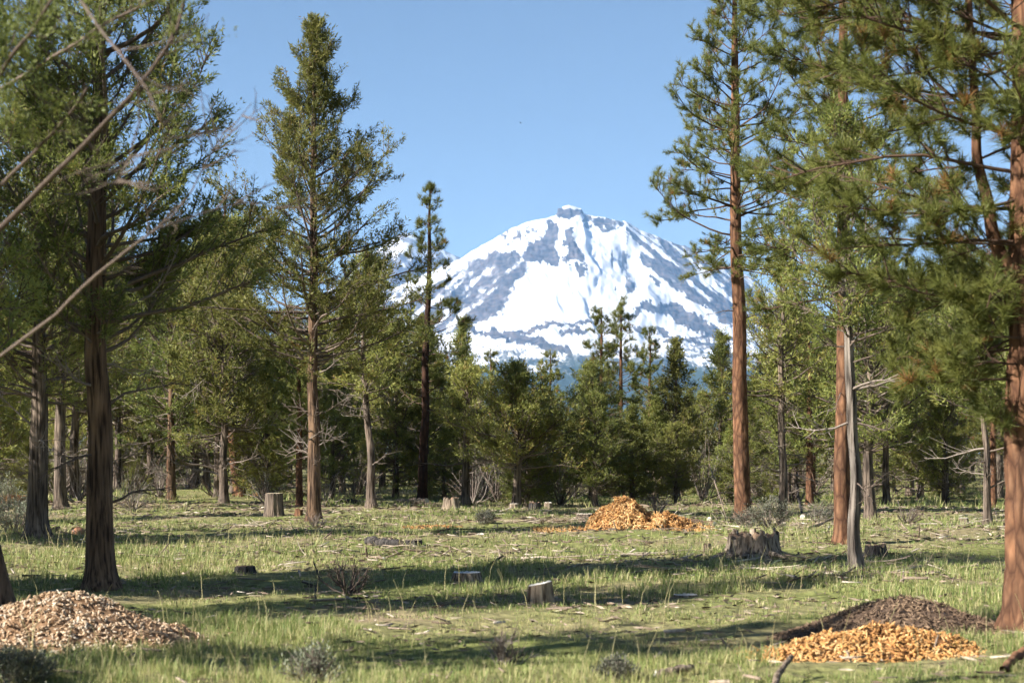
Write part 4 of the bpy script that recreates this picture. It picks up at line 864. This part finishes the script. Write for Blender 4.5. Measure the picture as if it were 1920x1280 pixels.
log([(690, 1040, 0.02), (720, 1046, 0.03)], 0.03, 'small white wood slab below the dark log', seed=415)
log([(590, 1098, 0.0), (598, 1090, 0.18), (588, 1088, 0.36)], 0.012, 'black curved stick beside the black dead shrub', 'char_wood', seed=416, ends=False)
log([(1693, 1092, 0.0), (1694, 1092, 0.14)], 0.012, 'upright pale stake behind the dark chip mound', seed=417)
log([(1768, 1122, 0.02), (1812, 1112, 0.03), (1868, 1116, 0.03)], 0.014, 'bleached bent stick behind the dark chip mound', seed=419, ends=False)
log([(1880, 1262, 0.02), (1935, 1236, 0.10)], 0.035, 'reddish broken branch at the lower right corner', 'pine_bark', seed=420, ends=False)
def rock(px, py, rad, label, seed):
    x, y, z = at(px, py); rg = np.random.default_rng(seed); n = 22; th = np.linspace(0, math.pi, n); ph = np.linspace(0, 2 * math.pi, n, endpoint=False); TH, PH = np.meshgrid(th, ph, indexing='ij')
    d = np.stack([np.sin(TH) * np.cos(PH), np.sin(TH) * np.sin(PH), np.cos(TH)], -1); r = rad * (0.75 + 0.5 * fbm(d[..., 0] * 1.6 + seed, d[..., 1] * 1.6, d[..., 2] * 1.6, 4))[..., None]
    V = d * r * [1.1, 0.9, 0.95]; ii = np.arange(n * n).reshape(n, n); q = np.stack([ii[:-1], ii[1:], np.roll(ii, -1, 1)[1:], np.roll(ii, -1, 1)[:-1]], -1).reshape(-1, 4)
    mb = MB(); mb.add(V, quads=q, attr=0.7); obj('rock', mb.mesh('rock', False), M['rock_red'], None, (x, y, z + rad * 0.5), label=label, category='rock')
rock(147, 1006, 0.11, 'orange-brown rock between the stout grey trunk and the dark juniper', 3)

# small bird high over the mountain
bird = thing('bird', 'tiny dark bird flying in the blue sky above the mountain', 'bird', tuple(px3(976, 231, 260)))
mb = MB(); s = np.linspace(-0.16, 0.16, 9); V, q = tubes(np.stack([s, 0 * s, 0 * s], -1), 0.045 * np.sqrt(np.clip(1 - (s / 0.165) ** 2, 0.02, 1)), 8); mb.add(V, quads=q); obj('body', mb.mesh('body', True), M['char_wood'], bird)
for sg in (-1, 1):
    mb = MB(); mb.add([(-0.05, 0.02 * sg, 0.02), (0.07, 0.02 * sg, 0.02), (0.03, 0.20 * sg, 0.12), (-0.04, 0.20 * sg, 0.12), (-0.08, 0.36 * sg, 0.10), (-0.05, 0.02 * sg, 0.035), (0.07, 0.02 * sg, 0.035), (0.03, 0.2 * sg, 0.132), (-0.04, 0.2 * sg, 0.132)],
                      quads=[(0, 1, 2, 3), (5, 6, 7, 8), (0, 1, 6, 5), (1, 2, 7, 6), (3, 0, 5, 8)], tris=[(3, 2, 4), (8, 7, 4), (2, 7, 4), (3, 8, 4)]); obj('wing', mb.mesh('wing'), M['char_wood'], bird)
bird.rotation_euler = (0.5, 0, 0.9)

# ------------------------------------------------------------------ grass and litter
def scatter(n, d0, d1, rg, margin=1.25, power=1.0):
    d = d0 + (d1 - d0) * rg.random(n) ** power; x = (rg.random(n) - 0.5) * (1920 / FPX) * d * margin; return x, d
def pile_mask(x, y):
    m = np.ones(len(x), bool)
    for px, py, rx, ry in ((122, 1192, 1.18, 1.12), (1176, 1003, 1.25, 1.15), (1694, 1186, 1.05, 0.9), (1655, 1236, 0.98, 0.55), (20, 948, 1.3, 0.7)):
        a, b = spot(px, py); m &= ((x - a) / rx) ** 2 + ((y - b) / ry) ** 2 > 1
    return m
rgg = np.random.default_rng(77)
gm = MB()
for d0, d1, nt, per, hmin, hmax, w in ((10.5, 19, 14500, 9, 0.04, 0.11, 0.0055), (19, 32, 16500, 7, 0.04, 0.12, 0.009), (32, 52, 17000, 5, 0.05, 0.14, 0.014), (52, 85, 11000, 4, 0.08, 0.22, 0.026)):
    x, y = scatter(nt, d0, d1, rgg, 1.3, 0.8)
    cov = fbm(x / 2.6 + 3, y / 2.6, 2, 4); lit = fbm(x / 1.1, y / 1.1, 9, 3)
    keep = (cov + 0.25 * rgg.random(nt) > 0.40 + 0.08 * sst(26, 40, y)) & (lit > 0.36) & pile_mask(x, y); x, y = x[keep], y[keep]; cov = cov[keep]; m = len(x)
    th = np.clip(rgg.normal(0.42, 0.13, m) + (fbm(x / 3.1, y / 3.1, 4, 3) - 0.5) * 0.7, 0.05, 0.80); hs = (hmin + (hmax - hmin) * rgg.random(m) ** 1.3) * (0.65 + 0.9 * sst(0.40, 0.65, cov))
    n = m * per; x = np.repeat(x, per); y = np.repeat(y, per); a = rgg.uniform(0, 6.283, n); rr = np.repeat(0.02 + 0.05 * rgg.random(m), per) * np.sqrt(rgg.random(n)) * (1 + 12 * w)
    bx, by = x + np.cos(a) * rr, y + np.sin(a) * rr; h = np.repeat(hs, per) * rgg.uniform(0.5, 1.2, n); ln = rgg.uniform(0.1, 0.75, n) * h
    b = np.stack([bx, by, gh(bx, by) - 0.01], -1); dr = np.stack([np.cos(a), np.sin(a), 0 * a], -1); sd = np.stack([-np.sin(a + rgg.normal(0, 0.8, n)), np.cos(a), 0 * a], -1); sd = nrm(sd) * (w * rgg.uniform(0.6, 1.2, n) / 2)[:, None]
    mid = b + dr * (ln * 0.3)[:, None] + np.stack([0 * h, 0 * h, h * 0.6], -1); tip = b + dr * ln[:, None] + np.stack([0 * h, 0 * h, h], -1)
    tn = np.clip(np.repeat(th, per) + rgg.normal(0, 0.09, n), 0, 0.82); dry = rgg.random(n) < 0.28; tn[dry] = rgg.uniform(0.82, 1.0, dry.sum())
    if d1 < 40:
        V = np.stack([b - sd, b + sd, mid + sd * 0.75, mid - sd * 0.75, tip], 1).reshape(-1, 3); k = np.arange(n)[:, None] * 5
        gm.add(V, tris=k + np.array([[3, 2, 4]]), quads=k + np.array([[0, 1, 2, 3]]), attr=np.repeat(tn, 5))
    else:
        V = np.stack([b - sd, b + sd, tip], 1).reshape(-1, 3); gm.add(V, tris=np.arange(n)[:, None] * 3 + np.array([[0, 1, 2]]), attr=np.repeat(tn, 3))
# tall dry stalks
x, y = scatter(420, 11, 34, rgg, 1.3, 0.8); n = len(x); h = rgg.uniform(0.2, 0.5, n); a = rgg.uniform(0, 6.28, n); b = np.stack([x, y, gh(x, y)], -1)
tip = b + np.stack([np.cos(a) * h * 0.3, np.sin(a) * h * 0.3, h], -1); mid = b + np.stack([np.cos(a) * h * 0.08, np.sin(a) * h * 0.08, h * 0.55], -1)
V, q = tubes(np.stack([b, mid, tip], 1), np.array([[0.0025, 0.002, 0.001]]) * (1 + y[:, None] * 0.03), 3); gm.add(V, quads=q, attr=0.92)
obj('grass', gm.mesh('grass'), M['grass'], kind='stuff', label='short green and straw coloured bunchgrass over the meadow', category='grass')

# fallen twigs, bark and chips
lm = MB(); n = 5200; x, y = scatter(n, 13, 62, rgg, 1.25, 0.75)
keep = (fbm(x / 2.2 + 9, y / 2.2, 14, 3) + 0.22 * sst(22, 34, y) + 0.2 * rgg.random(n) > 0.58); x, y = x[keep], y[keep]
for (px, py, sx_, sy_, k) in ((1440, 1066, 1.0, 0.7, 260), (1600, 1080, 0.8, 0.6, 110), (1280, 985, 2.4, 1.2, 260), (1080, 980, 1.4, 0.8, 120), (960, 1040, 1.6, 0.5, 120), (480, 980, 1.2, 0.6, 80), (1680, 990, 2.6, 1.2, 220), (300, 1045, 0.8, 0.5, 70), (760, 1040, 1.0, 0.4, 60), (1150, 1050, 1.4, 0.6, 90), (1860, 1010, 1.4, 1.0, 90)):
    a, b = spot(px, py); x = np.concatenate([x, a + rgg.normal(0, sx_, k)]); y = np.concatenate([y, b + rgg.normal(0, sy_, k)])
n = len(x); Ls = rgg.gamma(1.6, 0.09, n) + 0.05; wd = np.clip(Ls * rgg.uniform(0.04, 0.16, n), 0.006, 0.032)
ax = nrm(np.stack([rgg.normal(size=n), rgg.normal(size=n), rgg.normal(0, 0.15, n)], -1)); V, q, at_ = boxes(np.stack([x, y, gh(x, y) + rgg.uniform(0.01, 0.07, n)], -1), ax, np.tile([[0, 0, 1.0]], (n, 1)) + rgg.normal(0, 0.3, (n, 3)), np.stack([Ls, wd, wd * 0.5], -1), np.clip(rgg.normal(0.45, 0.26, n), 0, 1), rgg)
lm.add(V, quads=q, attr=at_); obj('forest_litter', lm.mesh('forest_litter'), M['litter'], kind='stuff', label='pale twigs and bark scraps strewn over the grass', category='litter')

nm = MB(); n = 26000; x, y = scatter(n, 12, 60, rgg, 1.25, 0.7); k = fbm(x / 1.6 + 4, y / 1.6, 24, 3) + 0.25 * rgg.random(n) > 0.58; x, y = x[k], y[k]; n = len(x)
a = rgg.uniform(0, 6.28, n); Ln = rgg.uniform(0.05, 0.16, n) * (0.7 + y / 40); V, q, at_ = leaves4(np.stack([x, y, gh(x, y) + rgg.uniform(0.004, 0.03, n)], -1), np.stack([np.cos(a), np.sin(a), rgg.normal(0, 0.12, n)], -1), Ln, 0.012 + 0.0006 * y, rgg, np.clip(rgg.normal(0.35, 0.2, n), 0, 1))
nm.add(V, quads=q, attr=at_); obj('needle_litter', nm.mesh('needle_litter'), M['litter'], kind='stuff', label='brown dead needles and thatch between the grass tufts', category='litter')

# larger sticks of the logging slash, each on its own
rs = np.random.default_rng(515); sticks = 0
where = (('in the slash around the big weathered stump', 'sticks around the big stump', 1460, 1062, 1.3, 0.8, 14), ('in the slash between the orange pile and tall ponderosa', 'sticks by the tall ponderosa', 1290, 988, 2.2, 1.2, 12), ('in the slash at the right below the thicket', 'sticks at the right thicket edge', 1720, 992, 2.4, 1.4, 12),
         ('lying in the open middle grass', 'sticks in the open grass', 1000, 1045, 3.0, 2.2, 12), ('in front of the tall tan stump', 'sticks by the tan stump', 470, 982, 0.9, 0.5, 7))
for wh, grp, px, py, sx_, sy_, k in where:
    a, b = spot(px, py)
    for i in range(k):
        x, y = a + rs.normal(0, sx_), b + rs.normal(0, sy_); L = rs.uniform(0.35, 1.0); limb = grow(np.zeros(3), rs.uniform(0, 6.28), rs.uniform(0, 0.15), rs.uniform(-0.1, 0.1), L, 6, rs, 0.16); limb[:, 2] = np.abs(limb[:, 2]) * 0.5 + 0.02
        mb = MB(); V, q = tubes(limb, np.linspace(rs.uniform(0.012, 0.024), 0.005, 6), 6); tn = rs.uniform(0.45, 0.95); mb.add(V, quads=q, attr=tn)
        P, _, _ = sub_twigs(limb, 3, 0.1, 0.3, rs, 0.2, up=0.1); V, q = tubes(P, np.full((3, 4), 0.006), 3); mb.add(V, quads=q, attr=tn)
        obj('stick', mb.mesh('stick', True), M['litter'], None, (x, y, float(gh(x, y)) + 0.02), label='bleached stick ' + wh, category='stick', group=grp)

# ------------------------------------------------------------------ air between here and the mountain
hz = bpy.data.materials.new('haze'); hz.use_nodes = True; hn = hz.node_tree.nodes; hn.remove(hn['Principled BSDF'])
pv = hn.new('ShaderNodeVolumePrincipled'); pv.inputs['Color'].default_value = (0.30, 0.56, 1.0, 1); pv.inputs['Density'].default_value = 3.0e-5; pv.inputs['Anisotropy'].default_value = 0.0
hz.node_tree.links.new(pv.outputs[0], hn['Material Output'].inputs['Volume'])
x0, x1, y0, y1, z0, z1 = -14500, 14500, -400, 27000, -3.0, 2350
hv = [(x, y, z) for z in (z0, z1) for y in (y0, y1) for x in (x0, x1)]
obj('haze', mesh('haze', hv, quads=[(0, 2, 3, 1), (4, 5, 7, 6), (0, 1, 5, 4), (1, 3, 7, 5), (3, 2, 6, 7), (2, 0, 4, 6)]), hz, kind='stuff', label='thin blue air before the mountain', category='haze')
